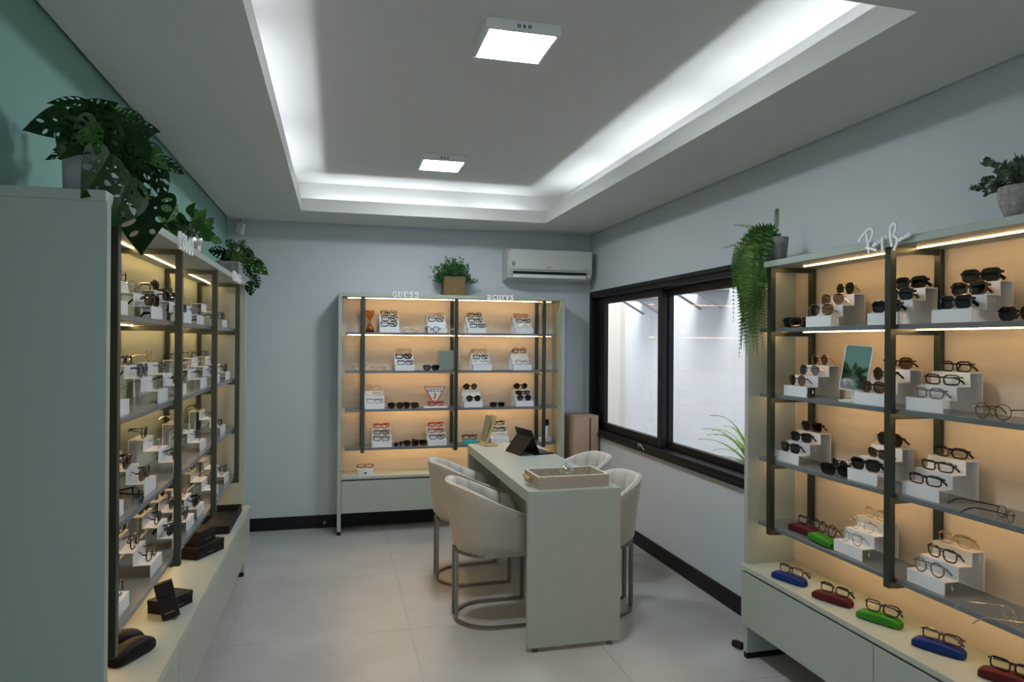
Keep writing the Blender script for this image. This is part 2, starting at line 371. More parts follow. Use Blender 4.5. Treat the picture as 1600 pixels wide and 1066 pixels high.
def glass_meshes(shape, rim):
    key = (shape, rim)
    if key in _gm: return _gm[key]
    o = outline(shape); r = RIMW[rim]; zmin = min(z for x, z in o)-r; cxs = .0335
    xm = max(x for x, z in o)
    b = B()
    for s in (-1, 1):
        pts = [(s*(x+cxs), .0035*((x+cxs)/.06)**2, z-zmin) for x, z in o]
        b.tube(pts, r, 6, closed=True, flat=(1, 1.15))
    inn = cxs-xm
    zb = (.006 if shape != 'a' else .012)-zmin
    b.tube([(-inn-.002, 0, zb-.002), (-inn*.4, -.001, zb+.002), (inn*.4, -.001, zb+.002), (inn+.002, 0, zb-.002)], max(r*1.0, .0012), 6)
    if shape == 'a': b.tube([(-.012, 0, .021-zmin), (.012, 0, .021-zmin)], r, 6)
    for s in (-1, 1):
        b.tube([(s*(cxs+xm-.002), .002, .008-zmin), (s*(cxs+xm+.006), .004, .009-zmin), (s*(cxs+xm+.007), .012, .009-zmin)], max(r, .0016), 6, flat=(1, 1.2))
        b.tube([(s*.008, .001, -.003-zmin), (s*.009, .006, -.007-zmin), (s*.0095, .006, -.012-zmin)], .0012, 5)
    front = b.mesh('frame_front', 40)
    lens = []
    for s in (-1, 1):
        t = B(); t.poly([(s*(x*.98+cxs), .0035*((x+cxs)/.06)**2, z*.98-zmin) for x, z in (o if s < 0 else o[::-1])])
        lens.append(t.mesh('lens'))
    hx = cxs+xm+.007; hz = .009-zmin
    tw = max(r*.9, .0013)
    def temple(s, ang, drop):
        c, sn = math.cos(ang), math.sin(ang); pts = []; rad = []
        for k, (l, dz) in enumerate(((0, 0), (.03, -.001), (.07, -.002), (.095, -.004), (.108, -.010), (.120, -.021), (.128, -.031))):
            pts.append((s*(hx-sn*l), .012+c*l, hz+dz*drop)); rad.append(tw*(1 if k < 4 else 1.25))
        return B().tube(pts, rad, 6, flat=(.8, 1.35)).mesh('temple', 40)
    fold = (temple(-1, math.radians(80), .75), temple(1, math.radians(66), .75))
    half = (temple(-1, math.radians(60), .8), temple(1, math.radians(28), .8))
    opn = (temple(-1, 0.03, .9), temple(1, .03, .9))
    _gm[key] = (front, lens, fold, opn, half); return _gm[key]
NG = 0; LAST = ['']
SEEN = {}
def eyewear(code, mtx, where, pose='fold', group=None):
    """code: shape + frame colour + lens + rim weight (t/m/b)"""
    global NG
    shape, col, lens, rw = code; rim = {'t': 'thin', 'm': 'mid', 'b': 'bold'}[rw]
    front, lm, fold, opn, half = glass_meshes(shape, rim)
    kind = 'eyeglasses' if lens == 'c' else 'sunglasses'
    label = '%s %s %s %s' % (FC[col][0], SHN[shape], kind, where)
    if label in SEEN: print('DUPLABEL', label)
    SEEN[label] = 1
    t = thing(kind, label, kind, mtx=mtx, group=group or (kind+' on display'))
    m = FC[col][1]
    mobj('frame_front', front, m, t)
    for k in (0, 1): mobj('lens', lm[k], LENSM[lens], t)
    for tm in {'fold': fold, 'open': opn, 'half': half}[pose]: mobj('temple', tm, m, t)
    NG += 1; LAST[0] = t.name
    return t
SH, SD, RW = .0455, .056, .155
def riser_mesh():
    th = .003; prof = []
    # zigzag sheet in (d, z): from the front bottom up three steps and down the back leg
    up_ = [(0, 0), (0, SH), (-SD, SH), (-SD, 2*SH), (-2*SD, 2*SH), (-2*SD, 3*SH), (-3*SD, 3*SH), (-3*SD, 0)]
    dn = [(-3*SD+th, 0), (-3*SD+th, 3*SH-th), (-2*SD-th, 3*SH-th), (-2*SD-th, 2*SH-th), (-SD-th, 2*SH-th), (-SD-th, SH-th), (-th, SH-th), (-th, 0)]
    b = B(); bm = b.bm; n = 8
    A = [[bm.verts.new((x, -d, z)) for d, z in up_] for x in (-RW/2, RW/2)]
    C = [[bm.verts.new((x, -d, z)) for d, z in dn[::-1]] for x in (-RW/2, RW/2)]
    # C index i corresponds to A index i (inner side)
    for i in range(n-1):
        bm.faces.new((A[0][i], A[0][i+1], A[1][i+1], A[1][i])); bm.faces.new((C[0][i], C[1][i], C[1][i+1], C[0][i+1]))
        bm.faces.new((A[0][i], C[0][i], C[0][i+1], A[0][i+1])); bm.faces.new((A[1][i], A[1][i+1], C[1][i+1], C[1][i]))
    for i in (0, n-1): bm.faces.new((A[0][i], A[1][i], C[1][i], C[0][i]))
    bmesh.ops.recalc_face_normals(bm, faces=bm.faces[:])
    return b.mesh('riser')
RISER = riser_mesh()
TAGM = B().tube([(0, 0, 0), (0, 0, -.018)], .0004, 4).box(-.004, .004, -.0004, .0004, -.032, -.018).mesh('price_tag')
ZL = {'L': 'L', 'B': 'B', 'R': 'R'}
STEP = ['bottom', 'middle', 'top']
RFRONT = .210   # distance of a riser's front face from the wall
def riser(k, si, idx, u, codes, rz=0, d=RFRONT, steps=None):
    """codes: bottom, middle, top step ('' = empty)"""
    z = SZ[si]
    o = mobj('display_riser', RISER, ACRY); o.matrix_world = at(k, u, d, z, rz)
    wh = '%s riser %s on the %s' % (ORD[idx], SIDE[k], SN[si]) if k == 'B' else '%s riser %s on %s' % (ORD[idx], SIDE[k], SN[si])
    tag(o, 'white three-step riser, %s %s, %s, %s' % (ORD[idx], SIDE[k], SN[si], CN[k]), 'riser', 'white stepped eyewear risers')
    for j, c in enumerate(codes):
        if not c: continue
        rng = random.Random(hash((k, si, idx, j)) if False else (ord(k)*1000+si*100+idx*10+j))
        m = at(k, u, d, z, rz) @ Matrix.Translation((rng.uniform(-.006, .006), j*SD+.012+rng.uniform(0, .006), (j+1)*SH+.0004)) @ Matrix.Rotation(rng.uniform(-.16, .16), 4, 'Z')
        pose = 'half' if (k == 'L' and rng.random() < .5) else 'fold'
        eyewear(c, m, '%s step of %s riser %s, %s, %s' % (STEP[j], ORD[idx], {'L': 'from near end', 'B': 'from left', 'R': 'from window'}[k], SN[si], CN[k]), pose)
        if k == 'R' and rng.random() < .7:
            tg = mobj('price_tag', TAGM, WHITE, bpy.context.scene.objects[LAST[0]]); tg.matrix_world = at(k, u, d, z, rz) @ Matrix.Translation((RW/2+.0015, (j+.55)*SD, (j+1)*SH+.002))

# ---- window (right) cabinet
riser('R', 0, 0, .436, ['aSbt', 'aSbt', 'aGdt'])
riser('R', 0, 1, .792, ['wKdb', 'wKdb', 'wKdb'])
riser('R', 0, 2, 1.085, ['wKdb', 'wTdb', 'wKdb'])
riser('R', 1, 0, .287, ['oTbt', 'oGut', 'oGbt'])
riser('R', 1, 1, .725, ['sTbm', 'oKdm', 'sTbm'])
riser('R', 1, 2, .977, ['rYcm', 'rKcm', 'rKcm'])
riser('R', 2, 0, .235, ['wKdm', 'wKdm', 'wTdm'])
riser('R', 2, 1, .690, ['wKdb', 'rTdm', 'oKdm'])
riser('R', 2, 2, .962, ['rKcm', 'rKcm', 'rKcm'])
riser('R', 3, 0, .615, ['oYct', 'oSct', 'sGct'])
riser('R', 3, 1, .986, ['oYcm', 'sTcm', 'sGct'])
eyewear('sBdm', at('R', .33, .20, SZ[0]+.0005, .5), 'lying left of first riser on top shelf, window cabinet')
eyewear('wKdb', at('R', .26, .17, SZ[0]+.0005, .9), 'at the window end of top shelf, window cabinet')
eyewear('sKdm', at('R', 1.30, .19, SZ[0]+.0005, .1), 'standing right of third riser on top shelf, window cabinet')
eyewear('oKct', at('R', 1.225, .20, SZ[1]+.0005, .05), 'standing right of third riser on second shelf, window cabinet', 'open')
eyewear('rCct', at('R', 1.39, .19, SZ[1]+.0005, .2), 'near the cut-off end of second shelf, window cabinet', 'open')
eyewear('wKdb', at('R', .545, .205, SZ[2]+.0005, .5), 'lying beside the second riser, third shelf, window cabinet')
eyewear('oKdm', at('R', .525, .165, SZ[2]+.012, -.2, .25), 'in the pile behind others, third shelf, window cabinet')
eyewear('rKct', at('R', 1.27, .20, SZ[2]+.002, 2.6, .2), 'lying open right of third riser, third shelf, window cabinet', 'open')
eyewear('rSct', at('R', 1.30, .20, SZ[3]+.002, 2.7, .1), 'lying open at right of lowest shelf, window cabinet', 'open')
# ---- back cabinet
riser('B', 0, 0, .398, ['wKcm', 'wKcm', 'wTcm'])
riser('B', 0, 1, .781, ['', 'wNcm', 'rGct'])
riser('B', 0, 2, 1.107, ['rKcm', 'rKcm', 'rKcm'])
riser('B', 0, 3, 1.512, ['sCcm', 'rKcm', 'rOcm'])
riser('B', 1, 0, .520, ['rNcm', 'wKcb', 'sOct'])
riser('B', 1, 1, 1.155, ['sYct', 'rKcm', 'sOct'])
riser('B', 1, 2, 1.497, ['sDct'.replace('D', 'B'), 'sPct', 'oTcm'])
riser('B', 2, 0, .285, ['rNct', 'sCct', 'oGct'])
riser('B', 2, 1, 1.080, ['oKdm', '', 'oTdm'])
riser('B', 2, 2, 1.518, ['oKdm', 'rKdm', 'oBdm'])
riser('B', 3, 0, .344, ['wKcm', 'rKcm', 'rRcm'])
riser('B', 3, 1, .785, ['cKcm', 'cRcm', 'rRcm'])
riser('B', 3, 2, 1.308, ['oSct', 'rKcm', 'rKcm'])
eyewear('sSct', at('B', .567, .19, SZ[0]+.0005, .0), 'standing between first and second risers, top shelf, back cabinet')
eyewear('oNcm', at('B', .735, .216, SZ[0]+.001, -.5), 'leaning beside the second riser, top shelf, back cabinet', 'open')
eyewear('oGct', at('B', .892, .16, SZ[0]+.0005, .3), 'beside the middle post, top shelf, back cabinet')
eyewear('oSct', at('B', .17, .18, SZ[1]+.0005, .5), 'at the left end of second shelf, back cabinet', 'half')
eyewear('rGct', at('B', .305, .18, SZ[1]+.0005, -.35), 'left of first riser on second shelf, back cabinet', 'half')
eyewear('cKdb', at('B', .735, .19, SZ[1]+.0005, .0), 'in front of the square mirror, second shelf, back cabinet')
eyewear('sTdb', at('B', .452, .19, SZ[2]+.0005, .1), 'right of first riser on third shelf, back cabinet')
eyewear('wTdb', at('B', .570, .175, SZ[2]+.0005, -.5), 'tilted beside the triangle sign, third shelf, back cabinet', 'half')
eyewear('rKdm', at('B', 1.286, .19, SZ[2]+.0005, .0), 'between two risers on third shelf, back cabinet')
eyewear('cRcm', at('B', .77, .205, SZ[2]+.0145, .0), 'on white slab before the triangle sign, back cabinet')
eyewear('rYdm', at('B', .475, .20, SZ[3]+.0005, .9), 'folded right of first riser, lowest shelf, back cabinet')
eyewear('sTdb', at('B', .575, .20, SZ[3]+.0005, -.1), 'left of second riser on lowest shelf, back cabinet')
eyewear('wBdb', at('B', .64, .155, SZ[3]+.0005, -.5), 'behind tortoiseshell pair on lowest shelf, back cabinet', 'half')
# ---- left cabinet
riser('L', 0, 0, .345, ['rKct', 'rGct', 'oSct'])
riser('L', 0, 1, .782, ['wKdm', 'sCcm', 'rKcm'])
riser('L', 0, 2, 1.310, ['rKcm', 'wKdb', 'wKdb'])
riser('L', 0, 3, 1.600, ['rYcm', 'sGct', 'rKcm'])
riser('L', 0, 4, 2.330, ['sKcm', '', ''])
riser('L', 1, 0, .370, ['oGct', 'oGct', 'sTcm'])
riser('L', 1, 1, .884, ['sCcm', 'oNcm', 'rKcm'])
riser('L', 1, 2, 1.210, ['rKcm', 'oKct', 'oGct'])
riser('L', 1, 3, 1.698, ['sTcm', 'sPct', 'rKct'])
riser('L', 1, 4, 2.075, ['rYcm', 'rGct', 'rKct'])
riser('L', 1, 5, 2.455, ['sKcm', 'sYct', 'rKct'])
riser('L', 2, 0, .318, ['wTcb', 'sKcm', 'rTcm'])
riser('L', 2, 1, .708, ['wTdm', 'wTdb', 'wKdm'])
riser('L', 2, 2, 1.145, ['sKcm', 'sCcm', 'wKcm'])
riser('L', 2, 3, 1.692, ['oNct', 'sYct', 'sSct'])
riser('L', 2, 4, 2.295, ['rKcm', 'rKct', 'rTcm'])
riser('L', 3, 0, .385, ['oKcm', 'wTcm', 'sGct'])
riser('L', 3, 1, .801, ['sTcm', 'sTcm', 'rKcm'])
riser('L', 3, 2, 1.140, ['wKdb', 'rKcm', 'wTdm'])
riser('L', 3, 3, 1.400, ['wKdm', 'oTdm', 'oBdm'])
riser('L', 3, 4, 1.640, ['wKdb', 'sRct', 'oKdm'])
riser('L', 3, 5, 2.060, ['rYct', 'sGct', 'rTcm'])
riser('L', 3, 6, 2.440, ['oKcm', 'sGct', 'sPct'])
eyewear('rKcm', at('L', .60, .20, SZ[2]+.0005, .5), 'standing between first and second risers, third shelf, left cabinet', 'half')
eyewear('wKdb', at('L', .99, .17, SZ[0]+.0005, .2), 'standing before the second post, top shelf, left cabinet')
eyewear('rNct', at('L', 1.88, .17, SZ[3]+.0005, .2), 'standing between fifth and sixth risers, lowest shelf, left cabinet', 'half')
eyewear('sKct', at('L', 1.82, .17, SZ[0]+.0005, .2), 'standing past the fourth riser, top shelf, left cabinet', 'half')

# ------------------------------------------------------------------ desk
dk = thing('desk', 'narrow sage green desk with panel legs in the room centre', 'desk', (.90, 3.195, 0))
DW, DL, DH = .478, 1.605, .78
B().box(0, DW, .0362, DL, DH-.058, DH, .0015).obj('desktop', SAGE, dk)
B().box(0, DW, 0, .036, .022, DH, .0015).obj('leg_panel', SAGE, dk)
B().box(.0, DW, DL-.036, DL, .022, DH-.0585, .0015).obj('leg_panel', SAGE, dk)
B().box(.225, .243, .037, DL-.037, .22, DH-.059).obj('modesty_panel', SAGE, dk)
for x in (.04, DW-.05):
    for y in (.018, DL-.018):
        B().lathe([(.016, 0), (.016, .006), (.006, .008), (.006, .0215)], (x, y, 0), 14).obj('leveling_foot', BRONZE, dk, 40)
B().box(.006, .010, .0363, .0375, .60, .66).obj('cable_slot', BLACKM, dk)
B().box(.004, .05, .0363, .040, .694, .699, .001).obj('edge_handle', mat('steel', (.6, .6, .6), .3, metal=1), dk)

# ------------------------------------------------------------------ chairs
def upath(n, hw, bx, fx):      # U-shaped plan: front right arm, round the back, front left arm; -> (x, y, nx, ny, s)
    e = bx+hw*.95; L1 = fx-e; La = PI*hw; tot = 2*L1+La; out = []
    for i in range(n):
        l = tot*i/(n-1)
        if l < L1: p = (fx-l, -hw, 0, -1)
        elif l < L1+La:
            a = -PI/2-(l-L1)/La*PI; p = (e+math.cos(a)*hw*.95, math.sin(a)*hw, math.cos(a), math.sin(a))
        else: p = (e+(l-L1-La), hw, 0, 1)
        out.append(p+(abs(2*i/(n-1)-1),))
    return out
def chair_meshes():
    Z0 = .375
    N = 181
    path = upath(N, .232, -.225, .19)
    def ztop(s):
        k = min(1, max(0, (s-.16)/.84)); k2 = k*k*(3-2*k)
        z = .752-.150*k2
        if s > .90: z -= .10*((s-.90)/.10)**2
        return z
    outer = []; inner = []; pip = []
    for i, (x, y, nx, ny, s) in enumerate(path):
        zt = ztop(s); ro = []; ri = []
        for k in range(9):
            f = k/8; z = Z0+(zt-.012-Z0)*f; off = .048*((z-Z0)/.39)**.9 - (.03*(1-min(1, (z-Z0)/.05))**2)
            ro.append((x+nx*off, y+ny*off, z))
        offt = .048*((zt-Z0)/.39)**.9
        ro.append((x+nx*(offt-.006), y+ny*(offt-.006), zt-.003)); ro.append((x+nx*(offt-.016), y+ny*(offt-.016), zt))
        pip.append((x+nx*(offt-.004), y+ny*(offt-.004), zt-.004))
        fr_ = (i/(N-1)*11+.5) % 1; q = -.013*math.exp(-((fr_-.5)/.085)**2)+.004*math.cos((fr_-.5)*2*PI+PI)
        th = .050+q*.0
        ri.append((x+nx*(offt-.016), y+ny*(offt-.016), zt))
        ri.append((x+nx*(offt-.030), y+ny*(offt-.030), zt-.002)); ri.append((x+nx*(offt-.042-q*.5), y+ny*(offt-.042-q*.5), zt-.012))
        for k in range(7):
            f = (k+1)/7; z = zt-.012+(.42-zt+.012)*f; off = .048*((z-Z0)/.39)**.9-.046-q
            ri.append((x+nx*off, y+ny*off, z))
        outer.append(ro); inner.append(ri)
    bo = B().loft(outer, closed=False, cap=False)
    # front ends of the arms
    for k in (0, N-1):
        pts = outer[k]+inner[k][1:]
        bo.poly(pts if k == 0 else pts[::-1])
    bot = [r[0] for r in outer]; bo.poly(bot); 
    mo = bo.mesh('shell', 50)
    mi = B().loft(inner, closed=False, cap=False).mesh('inner_back', 60)
    mp = B().tube(pip, .0042, 6).mesh('piping', 60)
    sp = [(x, y) for x, y, nx, ny, s in upath(41, .190, -.185, .22)]
    rings = []
    for ins, z in ((.02, .378), (.0, .39), (-.004, .44), (.0, .462), (.02, .474), (.06, .479)):
        c = Vector((.02, 0)); rr = []
        for x, y in sp:
            v = Vector((x, y))-c; l = v.length; v = v*((l-ins)/l)+c; rr.append((v.x, v.y, z))
        rings.append(rr)
    ms = B().loft(rings).mesh('seat', 50)
    bars = []
    bp_ = upath(41, .205, -.225, .225)
    def flatbar(seq, w, h):   # floor bar following the plan path
        rings = []
        for x, y, nx, ny, s in seq: rings.append([(x-nx*w, y-ny*w, .001), (x, y, .001), (x, y, .001+h), (x-nx*w, y-ny*w, .001+h)])
        return B().loft(rings).mesh('sled_bar')
    bars.append(('sled_bar', flatbar([p for p in bp_ if p[1] < -.035], .024, .013)))
    bars.append(('sled_bar', flatbar([p for p in bp_ if p[1] > .035], .024, .013)))
    for sy in (-1, 1):
        bars.append(('upright', B().box(.203, .225, sy*.205-(.012 if sy > 0 else 0), sy*.205+(.012 if sy < 0 else 0), .014, .385).mesh('upright')))
        bars.append(('upright', B().box(-.224, -.206, sy*.047-.011, sy*.047+.011, .014, .385).mesh('upright')))
    bars.append(('seat_ring', B().tube([(x*.96, y*.96, .379) for x, y, *_ in bp_], .008, 4, closed=True).mesh('seat_ring')))
    return mo, mi, mp, ms, bars
CM = chair_meshes()
def chair(x, y, rz, label):
    t = thing('tub_chair', label, 'chair', (x, y, 0), rz, 'beige tub chairs around the desk')
    mobj('shell', CM[0], LINEN, t); bk = mobj('inner_back', CM[1], LINENL, t); mobj('piping', CM[2], LINENL, t); mobj('seat', CM[3], LINENL, t)
    for nm, me in CM[4]: mobj(nm, me, BRONZE, t)
chair(.845, 3.70, 0, 'beige tub chair nearest the camera, left of the desk')
chair(.835, 4.365, 0, 'beige tub chair behind another, left of desk near back cabinet')
chair(1.425, 3.70, PI, 'beige tub chair on window side, behind the desk front panel')
chair(1.52, 4.37, PI, 'beige tub chair on window side, beside the cardboard box')

# ------------------------------------------------------------------ things on the desk
JUTE = mat('woven_jute', (.40, .35, .29), .9, noise=(140, (.28, .24, .20)), bump=(350, .6))
JUTEL = mat('pale_trim', (.62, .58, .50), .7)
ty = thing('serving_tray', 'woven grey-beige tray with brass handles on the desk', 'tray', (.958, 3.232, .7805), math.radians(1))
tw, tl, th_ = .374, .235, .062
B().box(0, tw, 0, tl, 0, .006).obj('base', JUTE, ty)
for bx in ((0, tw, 0, .010), (0, tw, tl-.010, tl), (0, .010, .010, tl-.010), (tw-.010, tw, .010, tl-.010)):
    wl_ = B().box(*bx, .006, th_-.004).obj('tray_wall', JUTE, ty)
    B().box(*bx, th_-.0038, th_, .001).obj('rim_trim', JUTEL, wl_)
for x in (-.022, tw+.022):
    h = B().tube([(x, .065, .040), (x, tl-.065, .040)], .009, 12).obj('handle', BRASS, ty, 40)
    for y in (.075, tl-.075):
        a, b_ = (x, .001) if x < 0 else (tw-.001, x)
        B().box(a, b_, y-.005, y+.005, .034, .046).obj('handle_bracket', BRASS, h)
gd = thing('glass_cloche', 'small clear glass dome with knob standing in the tray', 'glass dome', (1.152, 3.375, .787))
CG = clear_mat('clear_glass', (.90, .92, .91), .20, .12)
B().lathe([(.0425, .0042), (.042, .035), (.040, .058), (.030, .076), (.014, .083), (.004, .084)], (0, 0, 0), 20).obj('dome', CG, gd, 60)
B().lathe([(.003, .084), (.008, .089), (.010, .095), (.006, .102), (.001, .104)], (0, 0, 0), 12).obj('knob', CG, gd, 60)
B().lathe([(.045, -.0005), (.045, .004), (.042, .004)], (0, 0, 0), 20).obj('foot_rim', CG, gd, 60)
tb = thing('tablet', 'black tablet in folding keyboard case propped on the desk', 'tablet', (1.185, 4.335, .7805), math.radians(-78))
# local x runs along the tablet width, -y is the back side seen from the camera
B().box(-.115, .115, .02, .165, 0, .007, .002).obj('keyboard', BLACKM, tb)
k = B()
for r in range(4):
    for c in range(10): k.box(-.104+c*.0209, -.104+c*.0209+.018, .075+r*.021, .075+r*.021+.017, .007, .0085)
ko = k.obj('keys', mat('key_grey', (.03, .03, .03), .6), tb); ko['kind'] = 'stuff'
B().box(-.115, .115, -.004, .004, 0, .165, .002, mtx=Matrix.Translation((0, .055, .007)) @ Matrix.Rotation(math.radians(22), 4, 'X')).obj('screen', BLACKL, tb)
B().box(-.113, .113, -.0025, .0025, 0, .142, .001, mtx=Matrix.Translation((0, -.078, .002)) @ Matrix.Rotation(math.radians(-38), 4, 'X')).obj('kickstand_flap', BLACKL, tb)
mr = thing('table_mirror', 'wood-backed table mirror leaning on the far desk corner', 'mirror', (1.03, 4.72, .7805), math.radians(100))
B().box(-.065, .065, -.05, .05, 0, .010, .003).obj('base', OAK, mr)
tilt = Matrix.Translation((0, .035, .011)) @ Matrix.Rotation(math.radians(21), 4, 'X')
bk = B().box(-.062, .062, -.006, .006, 0, .215, .005, mtx=tilt, seg=2).obj('wood_back', OAK, mr)
B().box(-.055, .055, -.0075, -.0063, .008, .207, mtx=tilt).obj('mirror_glass', MIRROR, mr)
B().box(-.050, .050, .0062, .009, .015, .20, mtx=Matrix.Translation((0, .030, .011)) @ Matrix.Rotation(math.radians(12), 4, 'X')).obj('easel_stand', mat('olive_card', (.20, .19, .12), .7), mr)

# ------------------------------------------------------------------ cases, boxes, mirrors and props on the cabinets
def case_mesh(L, wd, ht, arch=.22, ex=.38):
    rings = []; n = 15
    for i in range(n):
        f = -1+2*i/(n-1); x = math.copysign(abs(f)**.8, f)*L/2; e = (1-abs(f)**9)**.5 if abs(f) < 1 else 0
        hh = ht*(1-arch+arch*math.cos(f*PI/2))*max(.72, e**.4); ww = wd*(.86+.14*(1-f*f))*max(.75, e**.5)
        rg = []
        for k in range(20):
            a = 2*PI*(k+.5)/20; c, s_ = math.cos(a), math.sin(a); q = lambda v: math.copysign(abs(v)**ex, v)
            rg.append((x, q(c)*ww/2, hh/2+q(s_)*hh/2))
        rings.append(rg)
    return B().loft(rings).mesh('body', 45)
CASE = case_mesh(.160, .055, .036); CASEB = case_mesh(.165, .070, .055, .30, .62)
def seam_mesh(L, wd, z):
    return B().tube([(L/2*.985*math.copysign(abs(math.cos(a))**.5, math.cos(a)), wd/2*.985*math.copysign(abs(math.sin(a))**.6, math.sin(a)), z) for a in [2*PI*k/32 for k in range(32)]], .0012, 4, closed=True).mesh('seam')
SEAM = seam_mesh(.158, .053, .012)
def case(label, col, mtx):
    t = thing('glasses_case', label, 'glasses case', mtx=mtx, group='hard glasses cases')
    mobj('body', CASE, col, t); mobj('seam', SEAM, BLACKM, t)
CBLUE = mat('blue_leatherette', (.006, .022, .15), .5, spec=.2, bump=(500, .3)); CRED = mat('maroon_leatherette', (.075, .006, .010), .5, spec=.2, bump=(500, .3))
CGRN = mat('green_leatherette', (.030, .19, .012), .45, spec=.2, bump=(500, .3)); CTEAL = mat('teal_card', (.03, .36, .40), .5)
cs = [(CBLUE, 'blue', 'nearest the window', 1.945, 2.648, -72, 'rTcm'), (CRED, 'maroon', 'between blue and green cases', 1.965, 2.398, -68, 'rKcm'),
      (CGRN, 'green', 'between maroon and blue cases', 1.995, 2.180, -66, 'wKcm'), (CBLUE, 'blue', 'right of the green case', 2.005, 1.925, -64, 'rTcm'), (CRED, 'maroon', 'cut off at the lower right', 2.03, 1.690, -62, 'rKcm')]
for m, cn, pos, x, y, a, code in cs:
    case('%s glasses case %s on the window cabinet counter' % (cn, pos), m, Tm((x, y, CTR+.0008), math.radians(a)))
    eyewear(code, Tm((x-.004, y-.012, CTR+.0365), math.radians(a-5)) @ Matrix.Rotation(math.radians(-16), 4, 'X'), 'on the %s case %s' % (cn, pos), 'half')
for m, cn, u, d_, z, a, code in ((CRED, 'maroon', .298, .165, SZ[3], 8, 'rKcm'), (CGRN, 'green', .450, .195, SZ[3], -6, 'oTcm')):
    case('%s glasses case on lowest shelf of the window cabinet' % cn, m, at('R', u, d_, z+.0008, math.radians(a)))
    eyewear(code, at('R', u+.01, d_-.01, z+.0365, math.radians(a), math.radians(-10)), 'on the %s case, lowest shelf, window cabinet' % cn, 'fold')
# black cases and boxes on the left counter
t = thing('glasses_case', 'black soft-edged glasses case lying at the near counter end', 'glasses case', mtx=Tm((-.652, 2.52, CTR+.0008), math.radians(62)), group='black glasses cases')
mobj('body', CASEB, BLACKL, t); mobj('seam', seam_mesh(.165, .070, .027), BLACKM, t)
t = thing('glasses_case', 'black glasses case half hidden behind the near post', 'glasses case', mtx=Tm((-.720, 2.60, CTR+.0008), math.radians(38)), group='black glasses cases')
mobj('body', CASEB, BLACKL, t); mobj('seam', bpy.data.meshes.get('seam'), BLACKM, t)
PRINT = mat('silver_print', (.14, .14, .145), .4, metal=.4)
def gift_box(label, mtx, lx, ly, lz):
    t = thing('gift_box', label, 'box', mtx=mtx, group='black eyewear boxes')
    bd = B().box(-lx/2, lx/2, -ly/2, ly/2, 0, lz*.62, .0015).obj('box_body', BLACKM, t)
    B().box(-lx/2-.001, lx/2+.001, -ly/2-.001, ly/2+.001, lz*.625, lz, .0015).obj('lid', BLACKM, t)
    B().box(-min(.022, lx*.28), min(.022, lx*.28), -ly/2-.0016, -ly/2-.0005, min(lz*.28, .02), min(lz*.34, .024)).obj('printed_logo', PRINT, bd)
    return t
gift_box('flat black box lying behind the leaning one, left counter', Tm((-.628, 2.95, CTR+.0006), math.radians(60)), .145, .085, .050)
gift_box('slim black box leaning on another, left counter', Tm((-.600, 2.835, CTR+.006), math.radians(15), math.radians(-8), math.radians(-13)), .062, .038, .135)
gift_box('wide black box under a smaller one, left counter', Tm((-.640, 3.66, CTR+.0006), math.radians(62)), .20, .105, .058)
gift_box('small black box stacked on the wide one, left counter', Tm((-.650, 3.66, CTR+.0592), math.radians(68)), .14, .085, .068)
bt = thing('display_tray', 'empty black open tray at the far end of left counter', 'tray', (-.647, 4.26, CTR+.0006), 0)
for bx in ((-.085, .085, -.26, .26, 0, .006), (-.085, -.077, -.26, .26, .006, .045), (.077, .085, -.26, .26, .006, .045), (-.077, .077, -.26, -.252, .006, .045), (-.077, .077, .252, .26, .006, .045)):
    B().box(*bx, .0008).obj('tray_side' if bx[4] else 'tray_base', BLACKM, bt)
# hourglass
hg = thing('hourglass', 'amber glass hourglass on the top shelf of back cabinet', 'hourglass', mtx=at('B', .247, .13, SZ[0]+.0005))
AMB = clear_mat('amber_glass', (.82, .52, .25), .05)
B().lathe([(.030, 0), (.036, .006), (.036, .022), (.026, .045), (.006, .078), (.004, .086), (.006, .094), (.026, .128), (.036, .150), (.036, .168), (.030, .174)], (0, 0, 0), 22).obj('glass_body', AMB, hg, 60)
B().lathe([(.028, .003), (.033, .010), (.033, .020), (.012, .034), (.002, .040)], (0, 0, 0), 18).obj('sand', mat('brown_sand', (.16, .05, .015), .9), hg, 60)
B().lathe([(.037, .171), (.038, .174), (.037, .177)], (0, 0, 0), 22).obj('rim', mat('amber_rim', (.45, .20, .06), .3), hg, 60)
# square mirror on second shelf, back cabinet
sm = thing('table_mirror', 'square green-grey mirror with rounded corners, back cabinet second shelf', 'mirror', mtx=at('B', .862, .13, SZ[1]+.0005, .06))
def rrect(w, h, r, n=5):
    P = []
    for cx_, cy_, a0 in ((w/2-r, h-r, 0), (-w/2+r, h-r, 90), (-w/2+r, r, 180), (w/2-r, r, 270)): P += arc(cx_, cy_, r, r, a0, a0+90, n)
    return P
B().prism(rrect(.125, .16, .014), (0, .004, .002), (1, 0, 0), (0, 0, 1), (0, .010, 0)).obj('frame', mat('pale_metal_rim', (.55, .55, .45), .3, metal=.6), sm)
B().prism(rrect(.116, .151, .011), (0, .002, .0065), (1, 0, 0), (0, 0, 1), (0, .003, 0)).obj('mirror_glass', mat('mirror_sage_paint', (.20, .25, .225), .22, spec=.6), sm)  # glossy sage-grey colour painted in place of a mirrored surface
B().tube([(0, .013, .12), (0, .075, .004)], .004).obj('easel_leg', POST, sm)
